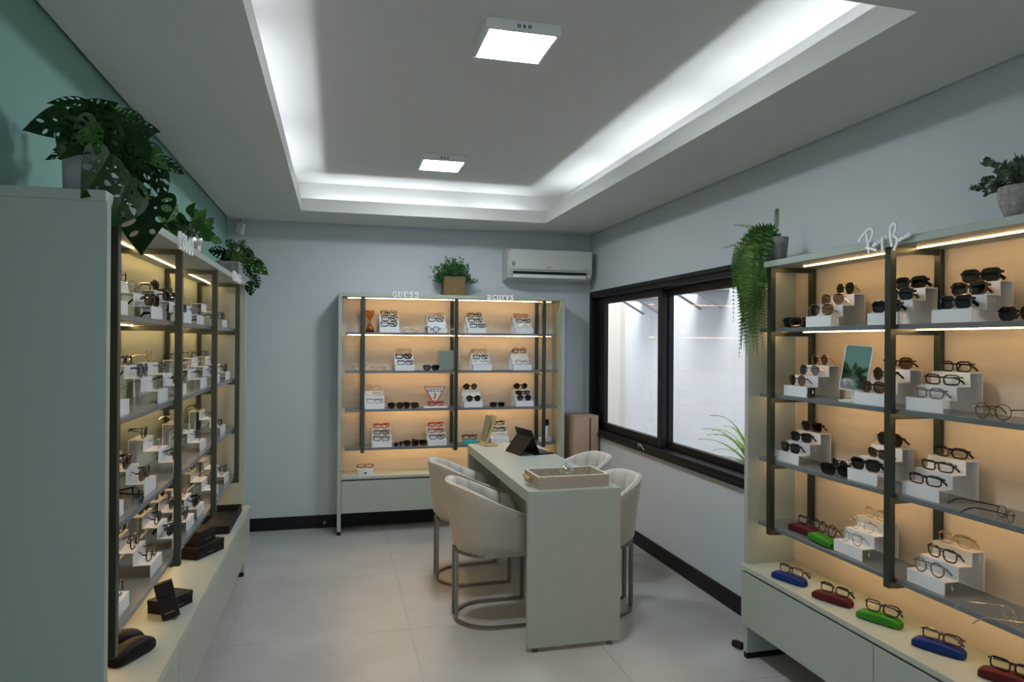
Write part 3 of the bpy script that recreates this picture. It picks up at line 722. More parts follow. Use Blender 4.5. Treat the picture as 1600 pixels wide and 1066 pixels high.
# tilted mirror in window cabinet
tm_ = thing('table_mirror', 'tall white-framed tilting mirror on window cabinet second shelf', 'mirror', mtx=at('R', .605, .175, SZ[1]+.0005, .25))
B().prism(rrect(.10, .055, .008), (0, -.03, 0), (1, 0, 0), (0, 1, 0), (0, 0, .008)).obj('base', WHITE, tm_)
B().box(-.012, .012, .0, .010, .008, .06).obj('stem', WHITE, tm_)
tl2 = Matrix.Translation((0, -.012, .045)) @ Matrix.Rotation(math.radians(-9), 4, 'X') @ Matrix.Rotation(math.radians(4), 4, 'Y')
B().prism(rrect(.120, .185, .010), (0, 0, 0), (1, 0, 0), (0, 0, 1), (0, .008, 0), mtx=tl2).obj('frame', WHITE, tm_)
B().prism(rrect(.112, .177, .008), (0, -.0012, .004), (1, 0, 0), (0, 0, 1), (0, .001, 0), mtx=tl2).obj('mirror_glass', MIRROR, tm_)
# triangle brand sign with white slab
SIGNR = mat('sign_red', (.42, .03, .05), .4); SIGNW = mat('sign_white', (.75, .73, .70), .4); SIGNK = mat('sign_black', (.02, .02, .03), .4)
sl = B().box(-.095, .095, -.035, .035, 0, .012, .002).obj('display_slab', ACRY); sl.matrix_world = at('B', .77, .19, SZ[2]+.0005); tag(sl, 'low white slab under the triangle sign, back cabinet', 'slab')
ts = thing('triangle_sign', 'red-edged inverted triangle brand sign on back cabinet third shelf', 'sign', mtx=at('B', .77, .145, SZ[2]+.001))
B().prism([(-.088, .168), (0, .012), (.088, .168)], (0, 0, 0), (1, 0, 0), (0, 0, 1), (0, .006, 0)).obj('red_panel', SIGNR, ts)
B().prism([(-.077, .162), (0, .026), (.077, .162)], (0, -.0015, 0), (1, 0, 0), (0, 0, 1), (0, .001, 0)).obj('white_panel', SIGNW, ts)
B().prism([(-.045, 0), (.045, 0), (.045, .012), (-.045, .012)], (0, -.004, 0), (1, 0, 0), (0, 0, 1), (0, .03, 0)).obj('foot', ACRY, ts)
RXm = Matrix.Rotation(PI/2, 4, 'X')
o = mobj('question_mark', text_mesh('?', .095, .0008, 'CENTER', .001), SIGNR, ts, Matrix.Translation((0, -.0022, .048)) @ RXm)
def serif_word(word, h, w, sp, t, y):
    """slab-serif capitals built from strokes; returns one mesh per letter, with its x offset"""
    out = []; x = 0; sw = .20*h; sn = .08*h
    for ch in word:
        b = B(); W_ = w
        if ch == 'G':
            ribbon(b, arc(W_*.5, h*.5, W_*.42, h*.45, 50, 318, 18), sw*.75, t, y); ribbon(b, [(W_*.86, h*.05), (W_*.86, h*.42)], sw*.8, t, y-.0001); ribbon(b, [(W_*.58, h*.42), (W_*1.02, h*.42)], sn, t, y-.0002); ribbon(b, [(W_*.82, h*.64), (W_*.82, h*.97)], sn, t, y-.0003)
        elif ch == 'U':
            ribbon(b, [(W_*.2, h*.96), (W_*.2, h*.35)]+arc(W_*.5, h*.35, W_*.3, h*.32, 180, 270, 6), sw*.85, t, y); ribbon(b, arc(W_*.5, h*.35, W_*.3, h*.32, 270, 360, 6)+[(W_*.8, h*.96)], sn*1.3, t, y-.0001)
            for q in (.2, .8): ribbon(b, [(W_*(q-.19), h*.97), (W_*(q+.19), h*.97)], sn, t, y-.0002)
        elif ch == 'E':
            ribbon(b, [(W_*.24, 0), (W_*.24, h)], sw, t, y)
            for q in (.04, .5, .96): ribbon(b, [(0 if q != .5 else W_*.24, h*q), (W_*(.86 if q != .5 else .66), h*q)], sn, t, y-.0001)
            for q in (.14, .86): ribbon(b, [(W_*.84, h*(q-.12)), (W_*.84, h*(q+.12))], sn, t, y-.0002)
        elif ch == 'S':
            ribbon(b, arc(W_*.47, h*.73, W_*.30, h*.23, 30, 235, 10)+arc(W_*.47, h*.26, W_*.33, h*.24, 65, -150, 12), sw*.75, t, y)
            ribbon(b, [(W_*.78, h*.68), (W_*.78, h*.97)], sn, t, y-.0002); ribbon(b, [(W_*.12, h*.03), (W_*.12, h*.34)], sn, t, y-.0002)
        out.append((b, x)); x += w+sp
    return out, x-sp
bl, wtot = serif_word('GUESS', .031, .0215, .003, .0006, 0)
for b_, x in bl: o = b_.obj('letter', SIGNK, ts); o.location = (x-wtot/2, -.0017, .125)
# cabinet header lettering
LETW = mat('sign_silver_white', (.90, .91, .92), .4)
gs = thing('brand_sign', 'bold white serif capitals on the back cabinet top edge', 'sign', mtx=at('B', .518, D+.002, 1.853))
bl, wtot = serif_word('GUESS', .046, .037, .006, .006, 0)
for b_, x in bl: o = b_.obj('letter', LETW, gs); o.location = (x-wtot/2, 0, 0)
asg = thing('brand_sign', 'thin white lowercase lettering on the back cabinet top edge', 'sign', mtx=at('B', 1.296, D+.003, 1.8515))
x = -.122
for ch, wch in zip('acurys', (.042, .038, .043, .030, .040, .038)):
    o = mobj('letter', text_mesh(ch, .082, .004, 'LEFT', .0016), LETW, asg, Matrix.Translation((x, 0, 0)) @ RXm); x += wch
rb = thing('brand_sign', 'white slanted script lettering on the window cabinet top edge', 'sign', mtx=at('R', .865, D+.004, 1.866))
ST = [[(-.115, .021), (-.105, .033), (-.095, .043), (-.073, .057), (-.058, .062), (-.046, .055), (-.044, .044), (-.052, .027), (-.064, .011)], [(-.076, .047), (-.072, .03), (-.07, .012), (-.063, -.029)], [(-.079, -.006), (-.052, -.013), (-.027, -.022)], [(-.029, .007), (-.038, .004), (-.044, -.005), (-.039, -.006), (-.03, .001), (-.028, .007), (-.024, -.004)], [(-.017, .014), (-.015, .003), (-.008, .007), (-.006, .014)], [(.003, .023), (.001, -.005), (.002, -.031)], [(.014, .019), (.023, .022)], [(.046, -.019), (.042, .003), (.038, .029), (.039, .048), (.047, .059), (.057, .063), (.064, .054), (.062, .038), (.051, .021), (.062, .012), (.069, .005), (.067, -.012), (.054, -.033)], [(.09, .007), (.081, .004), (.075, -.004), (.081, -.004), (.089, .003), (.091, .01), (.094, .0)], [(.097, .009), (.099, .002), (.105, .01), (.109, .013), (.111, .003)], [(.115, .018), (.119, .006), (.125, .013), (.121, .022), (.13, .01)], [(.142, .019), (.145, .02)]]
for k, s_ in enumerate(ST):
    b_ = B(); ribbon(b_, s_, .0085 if k in (0, 1, 2, 5, 7) else .0068, .005, -.0002*k); b_.obj('letter_stroke', LETW, rb)
# unreadable white letterings seen edge-on along the left cabinet
for lab, u, n, hh in (('white brand lettering above the second bay, left cabinet edge', .80, 5, .06), ('white brand lettering above the last bays, left cabinet edge', 2.15, 6, .05)):
    sg = thing('brand_sign', lab, 'sign', mtx=at('L', u, D+.001, 1.850), group='edge-on white letterings')
    for k in range(n):
        b_ = B(); ribbon(b_, arc(k*.052, hh/2-.012, .017, hh/2, 20+40*k, 300+40*k, 10), .008, .008, 0); b_.obj('letter', LETW, sg)
# teal case, device, house-shaped holder
tc_ = B().box(-.058, .058, -.028, .028, 0, .034, .004, seg=2).obj('body', CTEAL)
tc_.name = 'glasses_case'; tc_.matrix_world = at('B', 1.055, .19, SZ[3]+.0006); tag(tc_, 'turquoise case on the lowest shelf of back cabinet', 'glasses case')
eyewear('wKcm', at('B', 1.055, .185, SZ[3]+.0355), 'on the turquoise case, lowest shelf, back cabinet')
dv = thing('charging_device', 'white cylindrical device with black top on round base, back cabinet', 'device', mtx=at('B', 1.722, .13, SZ[3]+.0008))
B().lathe([(.055, 0), (.058, .008), (.056, .026), (.042, .032), (.030, .033)], (0, 0, 0), 24).obj('base', WHITE, dv, 40)
B().lathe([(.026, .033), (.026, .125), (.024, .130)], (0, 0, 0), 20).obj('body', WHITE, dv, 40)
B().lathe([(.022, .130), (.029, .134), (.030, .178), (.028, .182)], (0, 0, 0), 20).obj('black_head', BLACKM, dv, 40)
B().tube([(.05, 0, .012), (.075, .01, .03), (.083, 0, .0), (.085, -.02, -.10), (.085, -.03, -.2135)], .0028, 6).obj('cable', BLACKM, dv)
hs = thing('glasses_holder', 'white house-shaped holder with glasses slot on back cabinet counter', 'holder', mtx=at('B', .215, .21, CTR+.0006, .0))
B().prism([(-.062, .05), (-.062, -.012), (0, -.052), (.062, -.012), (.062, .05)], (0, 0, 0), (1, 0, 0), (0, 1, 0), (0, 0, .048)).obj('body', ACRY, hs)
B().prism([(-.009, .016), (-.009, .028), (.009, .028), (.009, .016)], (0, -.0525, 0), (1, 0, 0), (0, 0, 1), (0, .002, 0)).obj('keyhole', BLACKM, hs)
eyewear('wTcm', at('B', .215, .185, CTR+.0495, 0, -.9), 'resting on the white house-shaped holder, back cabinet counter', 'fold')

# ------------------------------------------------------------------ wall things
ac = thing('air_conditioner', 'white split air conditioner high on the back wall', 'air conditioner', (1.745, YB, 2.028))
AW = .375
AP = [(0, .0), (-.10, -.002), (-.165, .02), (-.195, .075), (-.200, .24), (-.175, .262), (0, .265)]
B().prism([(-y, z) for y, z in AP], (-AW, 0, 0), (0, -1, 0), (0, 0, 1), (2*AW, 0, 0)).obj('body', mat('shaded_white', (.50, .51, .50), .4), ac)  # white casing greyed, its shading put into the colour
B().box(-AW+.018, AW-.005, -.208, -.2005, .088, .255, .003).obj('front_panel', mat('shaded_white_gloss', (.56, .57, .56), .3), ac)  # white panel darkened too, shade painted into its colour
B().box(-AW+.05, AW-.055, -.196, -.160, .052, .072, mtx=Matrix.Translation((0, -.006, 0))).obj('outlet_slot', BLACKM, ac)
B().box(-AW+.05, AW-.055, -.192, -.183, .020, .052, .002).obj('louvre', WHITE, ac)
B().lathe([(.0055, 0), (.0055, .0015)], (0, 0, 0), 14, mtx=Matrix.Translation((-.022, -.2082, .108)) @ Matrix.Rotation(PI/2, 4, 'X')).obj('logo_dot', SIGNK, ac)
mobj('logo_text', text_mesh('LG', .015, .0005, 'LEFT'), SIGNK, ac, Matrix.Translation((-.013, -.2086, .103)) @ RXm)
mobj('model_text', text_mesh('DUAL Inverter', .011, .0004, 'RIGHT'), mat('print_grey', (.2, .2, .2), .5), ac, Matrix.Translation((AW-.025, -.2086, .101)) @ RXm)
stk = B().box(-AW+.033, -AW+.066, -.2088, -.2081, .108, .155).obj('energy_sticker', mat('sticker_grey', (.32, .36, .35), .5), ac)
b_ = B(); ribbon(b_, arc(-AW+.0495, .131, .009, .009, 0, 345, 16), .004, .0004, -.2089); b_.obj('sticker_emblem', SIGNK, stk)
B().lathe([(.012, 0), (.012, .003)], (0, 0, 0), 12, mtx=Matrix.Translation((AW-.035, -.197, .045)) @ Matrix.Rotation(PI/2, 4, 'X')).obj('side_badge', ACRY, ac)
ms_ = thing('motion_sensor', 'small white motion sensor on bracket in the back corner', 'sensor', (-.745, YB-.035, 2.335), math.radians(-25))
B().box(-.028, .028, -.022, .022, 0, .085, .008, seg=2, mtx=Matrix.Rotation(math.radians(14), 4, 'Y')).obj('body', WHITE, ms_)
B().box(-.016, .016, -.026, -.021, .012, .045, .003, mtx=Matrix.Rotation(math.radians(14), 4, 'Y')).obj('lens_window', ACRY, ms_)
B().tube([(.012, .0, .08), (.02, .01, .105), (.02, .035, .108)], .006, 8).obj('bracket', WHITE, ms_)
ol = thing('wall_outlet', 'white wall outlet with black plug below the window', 'outlet', (XR, 4.735, .275))
B().box(-.008, 0, -.04, .04, 0, .12, .003).obj('plate', WHITE, ol)
B().box(-.035, -.008, -.014, .014, .046, .076, .003).obj('plug', BLACKM, ol)
b_ = B().tube([(XR-.037, 4.55, .735), (XR-.045, 4.60, .770), (XR-.040, 4.645, .765), (XR-.008, 4.665, .70), (XR-.006, 4.69, .5), (XR-.006, 4.73, .405)], .0028, 6).obj('power_cable', WHITE)
tag(b_, 'thin white cable hanging from the window sill to the outlet', 'cable')
cbx = thing('cardboard_box', 'tall brown cardboard box standing in the window corner', 'cardboard box', (2.03, 5.595, 0), math.radians(4))
B().box(-.115, .115, -.13, .13, 0, .88, .004).obj('box_body', CARD, cbx)
CARD2 = mat('pale_packing_tape', (.50, .39, .29), .4)
B().box(-.118, -.002, -.131, .131, .8805, .886).obj('flap', CARD, cbx); B().box(.004, .118, -.131, .131, .8805, .886).obj('flap', CARD, cbx)
B().box(-.1155, .1155, -.1305, -.1302, .50, .505).obj('crease', mat('crease_brown', (.33, .24, .17), .9), cbx)
B().box(.030, .044, -.1312, -.1302, .0, .87).obj('dark_gap', mat('box_gap', (.06, .035, .025), .9), cbx)
ds = B().lathe([(.012, 0), (.012, .03), (.006, .036)], (0, 0, 0), 14, mtx=Matrix.Rotation(PI/2, 4, 'X')).obj('door_stop', mat('grey_rubber', (.2, .2, .2), .6), None, 40)
ds.location = (-.09, YB-.014, .045); tag(ds, 'small grey door stop fixed to the back baseboard', 'door stop')
pa = B().box(-.02, .02, -.028, .028, 0, .028, .004).obj('power_adapter', BLACKM); pa.location = (1.93, 3.02, .0505); pa.rotation_euler = (0, .2, .3); pa.location.z = .001; tag(pa, 'black power adapter on floor beside the window cabinet leg', 'adapter')
wp = B().box(-.03, .0, -.018, .018, 0, .045, .004).obj('wall_plug', BLACKM); wp.location = (XR-.0, 3.19, .33); tag(wp, 'black plug on wall just left of the window cabinet', 'plug')

# ------------------------------------------------------------------ plants
def leaf_mesh(holes, w=.36, seed=0, droop=.25, fold=.10, wavy=0):
    cu = bpy.data.curves.new('leaf_outline', 'CURVE'); cu.dimensions = '2D'; cu.fill_mode = 'BOTH'
    def spl(P):
        s = cu.splines.new('POLY'); s.points.add(len(P)-1); s.use_cyclic_u = True
        for p, q in zip(s.points, P): p.co = (q[0], q[1], 0, 1)
    out = []
    half = [(0.0, .0), (-.04, .10), (.0, .24), (.12, .42), (.30, .50), (.48, .47), (.66, .36), (.82, .21), (.93, .08)]
    out = [(x, y*2*w) for x, y in half]+[(1.0, 0)]+[(x, -y*2*w) for x, y in half[::-1][:-1]]
    # smooth the outline a little
    sm = []
    n = len(out)
    for i in range(n):
        a, b_ = out[i], out[(i+1) % n]; sm += [a, ((a[0]*.5+b_[0]*.5), (a[1]*.5+b_[1]*.5)*1.03)]
    spl(sm)
    rng = random.Random(seed)
    if holes:
        for sgn in (-1, 1):
            for k, (hx, hy, l, ww, ang) in enumerate(((.20, .21, .10, .045, 62), (.38, .24, .13, .050, 52), (.56, .19, .11, .045, 44), (.72, .11, .07, .03, 36), (.30, .085, .05, .02, 50), (.50, .07, .05, .02, 45))):
                if rng.random() < .12: continue
                a = math.radians(ang+rng.uniform(-8, 8)); P = []
                for q in range(10):
                    t_ = 2*PI*q/10; px, py = l*math.cos(t_)*.9, ww*math.sin(t_)
                    P.append((hx+px*math.cos(a)-py*math.sin(a), sgn*(hy*w/.36+(px*math.sin(a)+py*math.cos(a))*w/.36)))
                spl(P)
    tob = bpy.data.objects.new('leaf_source', cu); COL.objects.link(tob); bpy.context.view_layer.update()
    me = bpy.data.meshes.new_from_object(tob.evaluated_get(bpy.context.evaluated_depsgraph_get()))
    bpy.data.objects.remove(tob); bpy.data.curves.remove(cu)
    bm = bmesh.new(); bm.from_mesh(me)
    bmesh.ops.remove_doubles(bm, verts=bm.verts[:], dist=1e-5)
    # cut along the midrib so the leaf can fold
    bmesh.ops.bisect_plane(bm, geom=bm.verts[:]+bm.edges[:]+bm.faces[:], plane_co=(0, 0, 0), plane_no=(0, 1, 0))
    for c in (.25, .5, .75): bmesh.ops.bisect_plane(bm, geom=bm.verts[:]+bm.edges[:]+bm.faces[:], plane_co=(c, 0, 0), plane_no=(1, 0, 0))
    for v in bm.verts:
        x, y = v.co.x, v.co.y
        v.co.z = -droop*x*x+fold*abs(y)*2-.9*y*y*.4+wavy*math.sin(x*14)*abs(y)
    bm.to_mesh(me); bm.free()
    for p in me.polygons: p.use_smooth = True
    me.name = 'leaf'; return me
MON = [leaf_mesh(True, .36, s, d, f) for s, d, f in ((1, .18, .16), (2, .30, .10), (3, .10, .2), (4, .24, .05))]
PLAIN = [leaf_mesh(False, w, s, d, f) for w, s, d, f in ((.26, 1, .35, .18), (.30, 2, .2, .12), (.22, 3, .45, .2))]
def leaf_mtx(base, tip, nrm, wk=1.0):
    b_, t_ = Vector(base), Vector(tip); x = t_-b_; L = x.length; x.normalize(); n = Vector(nrm); n = (n-x*n.dot(x)).normalized(); y = n.cross(x)
    m = Matrix((x*L, y*L*wk, n*L)).transposed().to_4x4(); m.translation = b_; return m
def bez(p0, p1, p2, n=7):
    p0, p1, p2 = Vector(p0), Vector(p1), Vector(p2)
    return [p0*(1-t_)**2+p1*2*t_*(1-t_)+p2*t_*t_ for t_ in [k/(n-1) for k in range(n)]]
CAMP = Vector((0, 0, 1.5))
def plant(name, label, loc, cat='plant'):
    return thing(name, label, cat, loc)
# big swiss cheese plant on the near end of the left cabinet
p1 = plant('potted_monstera', 'large dark monstera in patterned pot on the left cabinet', (-.66, 2.105, TOPZ+.0005))
pm = bpy.data.materials.new('lattice_pot'); pm.use_nodes = True; nt = pm.node_tree; bs = nt.nodes['Principled BSDF']; bs.inputs['Roughness'].default_value = .8
tcn = nt.nodes.new('ShaderNodeTexCoord'); sx = nt.nodes.new('ShaderNodeSeparateXYZ'); nt.links.new(tcn.outputs['Object'], sx.inputs[0])
def mth(op, a, b_=None, c=None):
    n = nt.nodes.new('ShaderNodeMath'); n.operation = op
    for i_, v in enumerate((a, b_, c)):
        if v is None: continue
        if isinstance(v, (int, float)): n.inputs[i_].default_value = v
        else: nt.links.new(v, n.inputs[i_])
    return n.outputs[0]
ang = mth('MULTIPLY', mth('ARCTAN2', sx.outputs[1], sx.outputs[0]), 14/(2*PI)); zz = mth('MULTIPLY', sx.outputs[2], 34.0)
fa = mth('ABSOLUTE', mth('SUBTRACT', mth('FRACT', ang), .5)); fz = mth('ABSOLUTE', mth('SUBTRACT', mth('FRACT', zz), .5))
dia = mth('FRACT', mth('MULTIPLY', mth('ADD', fa, fz), 5.0)); lin = mth('GREATER_THAN', dia, .45)
mxn = nt.nodes.new('ShaderNodeMix'); mxn.data_type = 'RGBA'; mxn.inputs['A'].default_value = (.10, .11, .14, 1); mxn.inputs['B'].default_value = (.52, .52, .55, 1)
nt.links.new(lin, mxn.inputs['Factor']); nt.links.new(mxn.outputs['Result'], bs.inputs['Base Color'])
B().lathe([(.056, 0), (.060, .01), (.064, .13), (.064, .138), (.058, .138), (.056, .12)], (0, 0, 0), 32).obj('pot', pm, p1, 40)
B().lathe([(.057, .118), (.03, .125), (.001, .127)], (0, 0, 0), 20).obj('soil', SOIL, p1)
L1 = [((-.668, 2.1, 2.147), (-.741, 2.05, 2.127), .4), ((-.666, 2.08, 2.099), (-.75, 1.98, 2.035), .75), ((-.656, 2.05, 2.072), (-.674, 1.95, 1.96), .8), ((-.668, 2.1, 2.135), (-.57, 2.0, 2.0), .8), ((-.627, 2.2, 2.154), (-.566, 2.25, 2.162), .65), ((-.601, 2.15, 2.077), (-.528, 2.25, 2.085), .5), ((-.586, 2.02, 1.993), (-.608, 1.915, 1.857), .85), ((-.55, 2.082, 1.95), (-.545, 1.943, 1.811), .8), ((-.540, 2.291, 1.935), (-.535, 2.067, 1.773), .7), ((-.535, 2.30, 1.906), (-.471, 2.4, 1.904), .8), ((-.59, 2.14, 2.012), (-.55, 2.20, 1.945), .8), ((-.548, 2.3, 2.056), (-.513, 2.3, 1.929), .6), ((-.553, 2.4, 2.085), (-.486, 2.45, 2.041), .5), ((-.623, 2.2, 2.065), (-.527, 2.22, 1.994), .7), ((-.627, 2.0, 2.051), (-.599, 1.96, 1.976), .9), ((-.643, 2.1, 2.144), (-.595, 2.02, 2.051), .8), ((-.565, 2.163, 2.013), (-.545, 2.18, 1.885), .75), ((-.696, 2.12, 2.116), (-.678, 2.0, 2.01), .8), ((-.704, 2.1, 2.014), (-.767, 2.1, 1.983), .35), ((-.582, 2.2, 2.087), (-.522, 2.2, 2.027), .8), ((-.627, 2.05, 2.083), (-.652, 1.98, 1.977), .9)]
rng = random.Random(5)
for k in range(20):   # dense dark centre of the plant
    a = Vector((-.66+rng.uniform(-.06, .12), 2.12+rng.uniform(-.03, .16), 2.02+rng.uniform(-.02, .11)))
    d_ = Vector((rng.uniform(-.5, 1), rng.uniform(-.9, .6), rng.uniform(-1, .25))).normalized()
    b_ = a+d_*rng.uniform(.075, .12)
    b_.z = min(b_.z, 2.14)
    if b_.z < 1.90 and b_.x < -.56: b_.z = 1.90
    L1.append((a, b_, .75))
def leaves(pl, org, L, meshes, m, stem_from, sk=1.0, tilt=.45, stem_r=.0018):
    inv = Matrix.Translation(-Vector(org))
    for k, it in enumerate(L):
        a, b_ = Vector(it[0]), Vector(it[1]); wk = (it[2]/.8 if len(it) > 2 else 1.0)*sk
        nv = (CAMP-a).normalized()+Vector((rng.uniform(-tilt, tilt), rng.uniform(-tilt, tilt), rng.uniform(-.15, .35)))
        o = mobj('leaf', meshes[k % len(meshes)], m[k % len(m)], pl, inv @ leaf_mtx(a, b_, nv, wk))
        s0 = Vector(stem_from)+Vector((rng.uniform(-.02, .02), rng.uniform(-.02, .02), 0))
        md = (s0+a)/2+Vector((0, 0, .05))
        B().tube([p-Vector(org) for p in bez(s0, md, a)], stem_r, 5).obj('stem', STEM, pl)
leaves(p1, (-.66, 2.105, TOPZ+.0005), L1, MON, [LEAF, LEAF, LEAF, LEAF, LEAF2], (-.66, 2.105, 2.005), .92)
# bushy plant in the middle of the left cabinet
o2 = (-.66, 3.40, TOPZ+.0005); p2 = plant('potted_bush', 'bushy bright green plant in silver pot on the left cabinet', o2)
B().lathe([(.045, 0), (.060, .02), (.066, .07), (.062, .085), (.056, .085), (.054, .07)], (0, 0, 0), 24).obj('pot', mat('silver_pot', (.65, .65, .62), .2, metal=.9), p2, 40)
B().lathe([(.055, .068), (.001, .075)], (0, 0, 0), 20).obj('soil', SOIL, p2)
L2 = []
for k in range(62):
    a = rng.uniform(0, 2*PI); el = rng.uniform(.0, 1.3); R_ = rng.uniform(.05, .12)
    d_ = Vector((math.cos(a)*math.cos(el)*.8, math.sin(a)*math.cos(el)*1.5, math.sin(el)*.95))
    b0 = Vector(o2)+Vector((0, 0, .09))+d_*R_; b1 = b0+(d_+Vector((0, 0, -.25))).normalized()*rng.uniform(.05, .085)
    if b1.x < -.82: b1.x = -.82
    L2.append((b0, b1, .8))
leaves(p2, o2, L2, PLAIN, [LEAF2, LEAF2, LEAF], Vector(o2)+Vector((0, 0, .075)), 1.15, .6, .0013)
# trailing monstera at the far end
o3 = (-.645, 4.50, TOPZ+.0005); p3 = plant('potted_trailing_plant', 'dark trailing plant in grey stone pot, far left cabinet end', o3)
B().prism(rrect(.15, .10, .01), (0, -.065, 0), (0, 1, 0), (0, 0, 1), (.13, 0, 0), mtx=Matrix.Translation((-.065, .065, 0))).obj('pot', CONC, p3)
B().box(-.055, .055, -.062, .062, .1002, .104).obj('soil', SOIL, p3)
L3 = [((-.664, 4.56, 2.046), (-.792, 4.6, 2.054)), ((-.627, 4.56, 2.036), (-.725, 4.6, 1.969)), ((-.608, 4.56, 2.049), (-.707, 4.6, 1.982)), ((-.627, 4.56, 2.088), (-.689, 4.6, 2.142)), ((-.601, 4.56, 2.089), (-.558, 4.6, 2.136)), ((-.571, 4.56, 2.062), (-.5, 4.6, 2.037)), ((-.552, 4.56, 2.031), (-.481, 4.6, 1.978)), ((-.541, 4.56, 2.011), (-.43, 4.6, 1.906)), ((-.552, 4.56, 1.971), (-.507, 4.6, 1.876)), ((-.525, 4.56, 1.872), (-.536, 4.6, 1.774)), ((-.51, 4.56, 1.912), (-.48, 4.6, 1.828)), ((-.601, 4.56, 2.029), (-.65, 4.6, 1.985)), ((-.571, 4.56, 2.04), (-.56, 4.6, 1.95)), ((-.638, 4.56, 2.067), (-.607, 4.6, 2.126)), ((-.496, 4.56, 2.001), (-.454, 4.6, 1.958)), ((-.60, 4.53, 2.05), (-.56, 4.5, 1.98)), ((-.62, 4.5, 2.06), (-.66, 4.46, 2.0)), ((-.58, 4.5, 2.07), (-.50, 4.5, 2.05))]
leaves(p3, o3, L3, MON, [LEAF, LEAF, LEAF, LEAF2], (-.62, 4.52, 1.985), .9)
# small leaf clouds
def leaf_cloud(n, place, size, seed, asp=.55):
    r = random.Random(seed); vs = []; fs = []
    for k in range(n):
        c, d_ = place(r); d_ = Vector(d_).normalized(); L = size*r.uniform(.7, 1.3); s_ = d_.cross(Vector((r.uniform(-1, 1), r.uniform(-1, 1), r.uniform(-1, 1)))).normalized()*L*asp*.5
        c = Vector(c); i0 = len(vs); nn = d_.cross(s_).normalized()*L*.12
        vs += [c, c+d_*L*.5+s_+nn, c+d_*L, c+d_*L*.5-s_+nn, c+d_*L*.5]; fs += [(i0, i0+1, i0+4), (i0+1, i0+2, i0+4), (i0+2, i0+3, i0+4), (i0+3, i0, i0+4)]
    me = bpy.data.meshes.new('foliage'); me.from_pydata(vs, [], fs); me.update(); return me
p4 = plant('potted_boxwood', 'small bushy green plant in woven basket on back cabinet', (.925, YB-.13, TOPZ+.0005))
BASK = mat('woven_basket', (.19, .13, .055), .85, noise=(60, (.12, .08, .03), (1, 1, 2.5)), bump=(120, 1))
for k in range(9):
    z = k*.0175; B().prism(rrect(.180-.0004*k, .0168, .006), (0, -.075, z), (1, 0, 0), (0, 0, 1), (0, .15, 0)).obj('basket_band', BASK, p4)
B().box(-.082, .082, -.07, .07, .157, .160).obj('soil', SOIL, p4)
def pl4(r):
    a = r.uniform(0, 2*PI); el = abs(r.gauss(.35, .45)); q = r.uniform(.55, 1)**.6
    d_ = Vector((math.cos(a)*math.cos(el), math.sin(a)*math.cos(el)*.5, math.sin(el)))
    tuft = .78+.30*math.sin(a*3+1)*math.cos(el*5)+.12*math.sin(a*11+el*7); q *= tuft
    return Vector((d_.x*.175*q+r.uniform(-.012, .012), d_.y*.16*q, .165+max(-.05, d_.z*.165*q-.055*(abs(d_.x)**2))+r.uniform(-.012, .012))), d_+Vector((r.uniform(-.6, .6), r.uniform(-.6, .6), r.uniform(-.3, .6)))
fo = mobj('foliage', leaf_cloud(1500, pl4, .022, 3), LEAF5, p4); fo['kind'] = 'stuff'
st_ = B()
for k in range(26):
    a = rng.uniform(0, 2*PI); e_ = rng.uniform(.1, 1.4)
    st_.tube([(math.cos(a)*.02, math.sin(a)*.02, .158), (math.cos(a)*.13*math.cos(e_), math.sin(a)*.06*math.cos(e_), .165+.11*math.sin(e_))], .0012, 4)
so = st_.obj('stems', STEM, p4); so['kind'] = 'stuff'
# eucalyptus in a textured bowl, right edge
p5 = plant('potted_eucalyptus', 'grey-green leafy plant in rough stone bowl, window cabinet top', (2.03, 1.645, TOPZ+.0005))
B().lathe([(.035, 0), (.050, .012), (.066, .05), (.072, .085), (.070, .105), (.064, .105), (.064, .09)], (0, 0, 0), 28).obj('bowl', mat('rough_stone', (.24, .23, .225), .9, noise=(70, (.36, .36, .35)), bump=(90, 1)), p5, 40)
B().lathe([(.063, .09), (.001, .095)], (0, 0, 0), 20).obj('soil', SOIL, p5)
sp = []
for k in range(34):
    a = rng.uniform(0, 2*PI); e_ = rng.uniform(.15, 1.35); L_ = rng.uniform(.10, .17)
    d_ = Vector((math.cos(a)*math.cos(e_), math.sin(a)*math.cos(e_), math.sin(e_)*.7)); sp.append(bez((d_.x*.02, d_.y*.02, .09), (d_.x*L_*.5, d_.y*L_*.5, .11+d_.z*L_*.8), (d_.x*L_, d_.y*L_, .095+d_.z*L_), 9))
sp.append(bez((0, .02, .09), (-.03, .08, .16), (-.04, .14, .125), 9))
def pl5(r):
    s_ = r.choice(sp); i_ = r.randrange(2, 9); c = s_[i_]; return c, Vector((r.uniform(-1, 1), r.uniform(-1, 1), r.uniform(-.4, .8)))
fo = mobj('foliage', leaf_cloud(620, pl5, .021, 8, .85), LEAF4, p5); fo['kind'] = 'stuff'
st_ = B()
for s_ in sp: st_.tube(s_, .0011, 4)
so = st_.obj('stems', STEM, p5); so['kind'] = 'stuff'
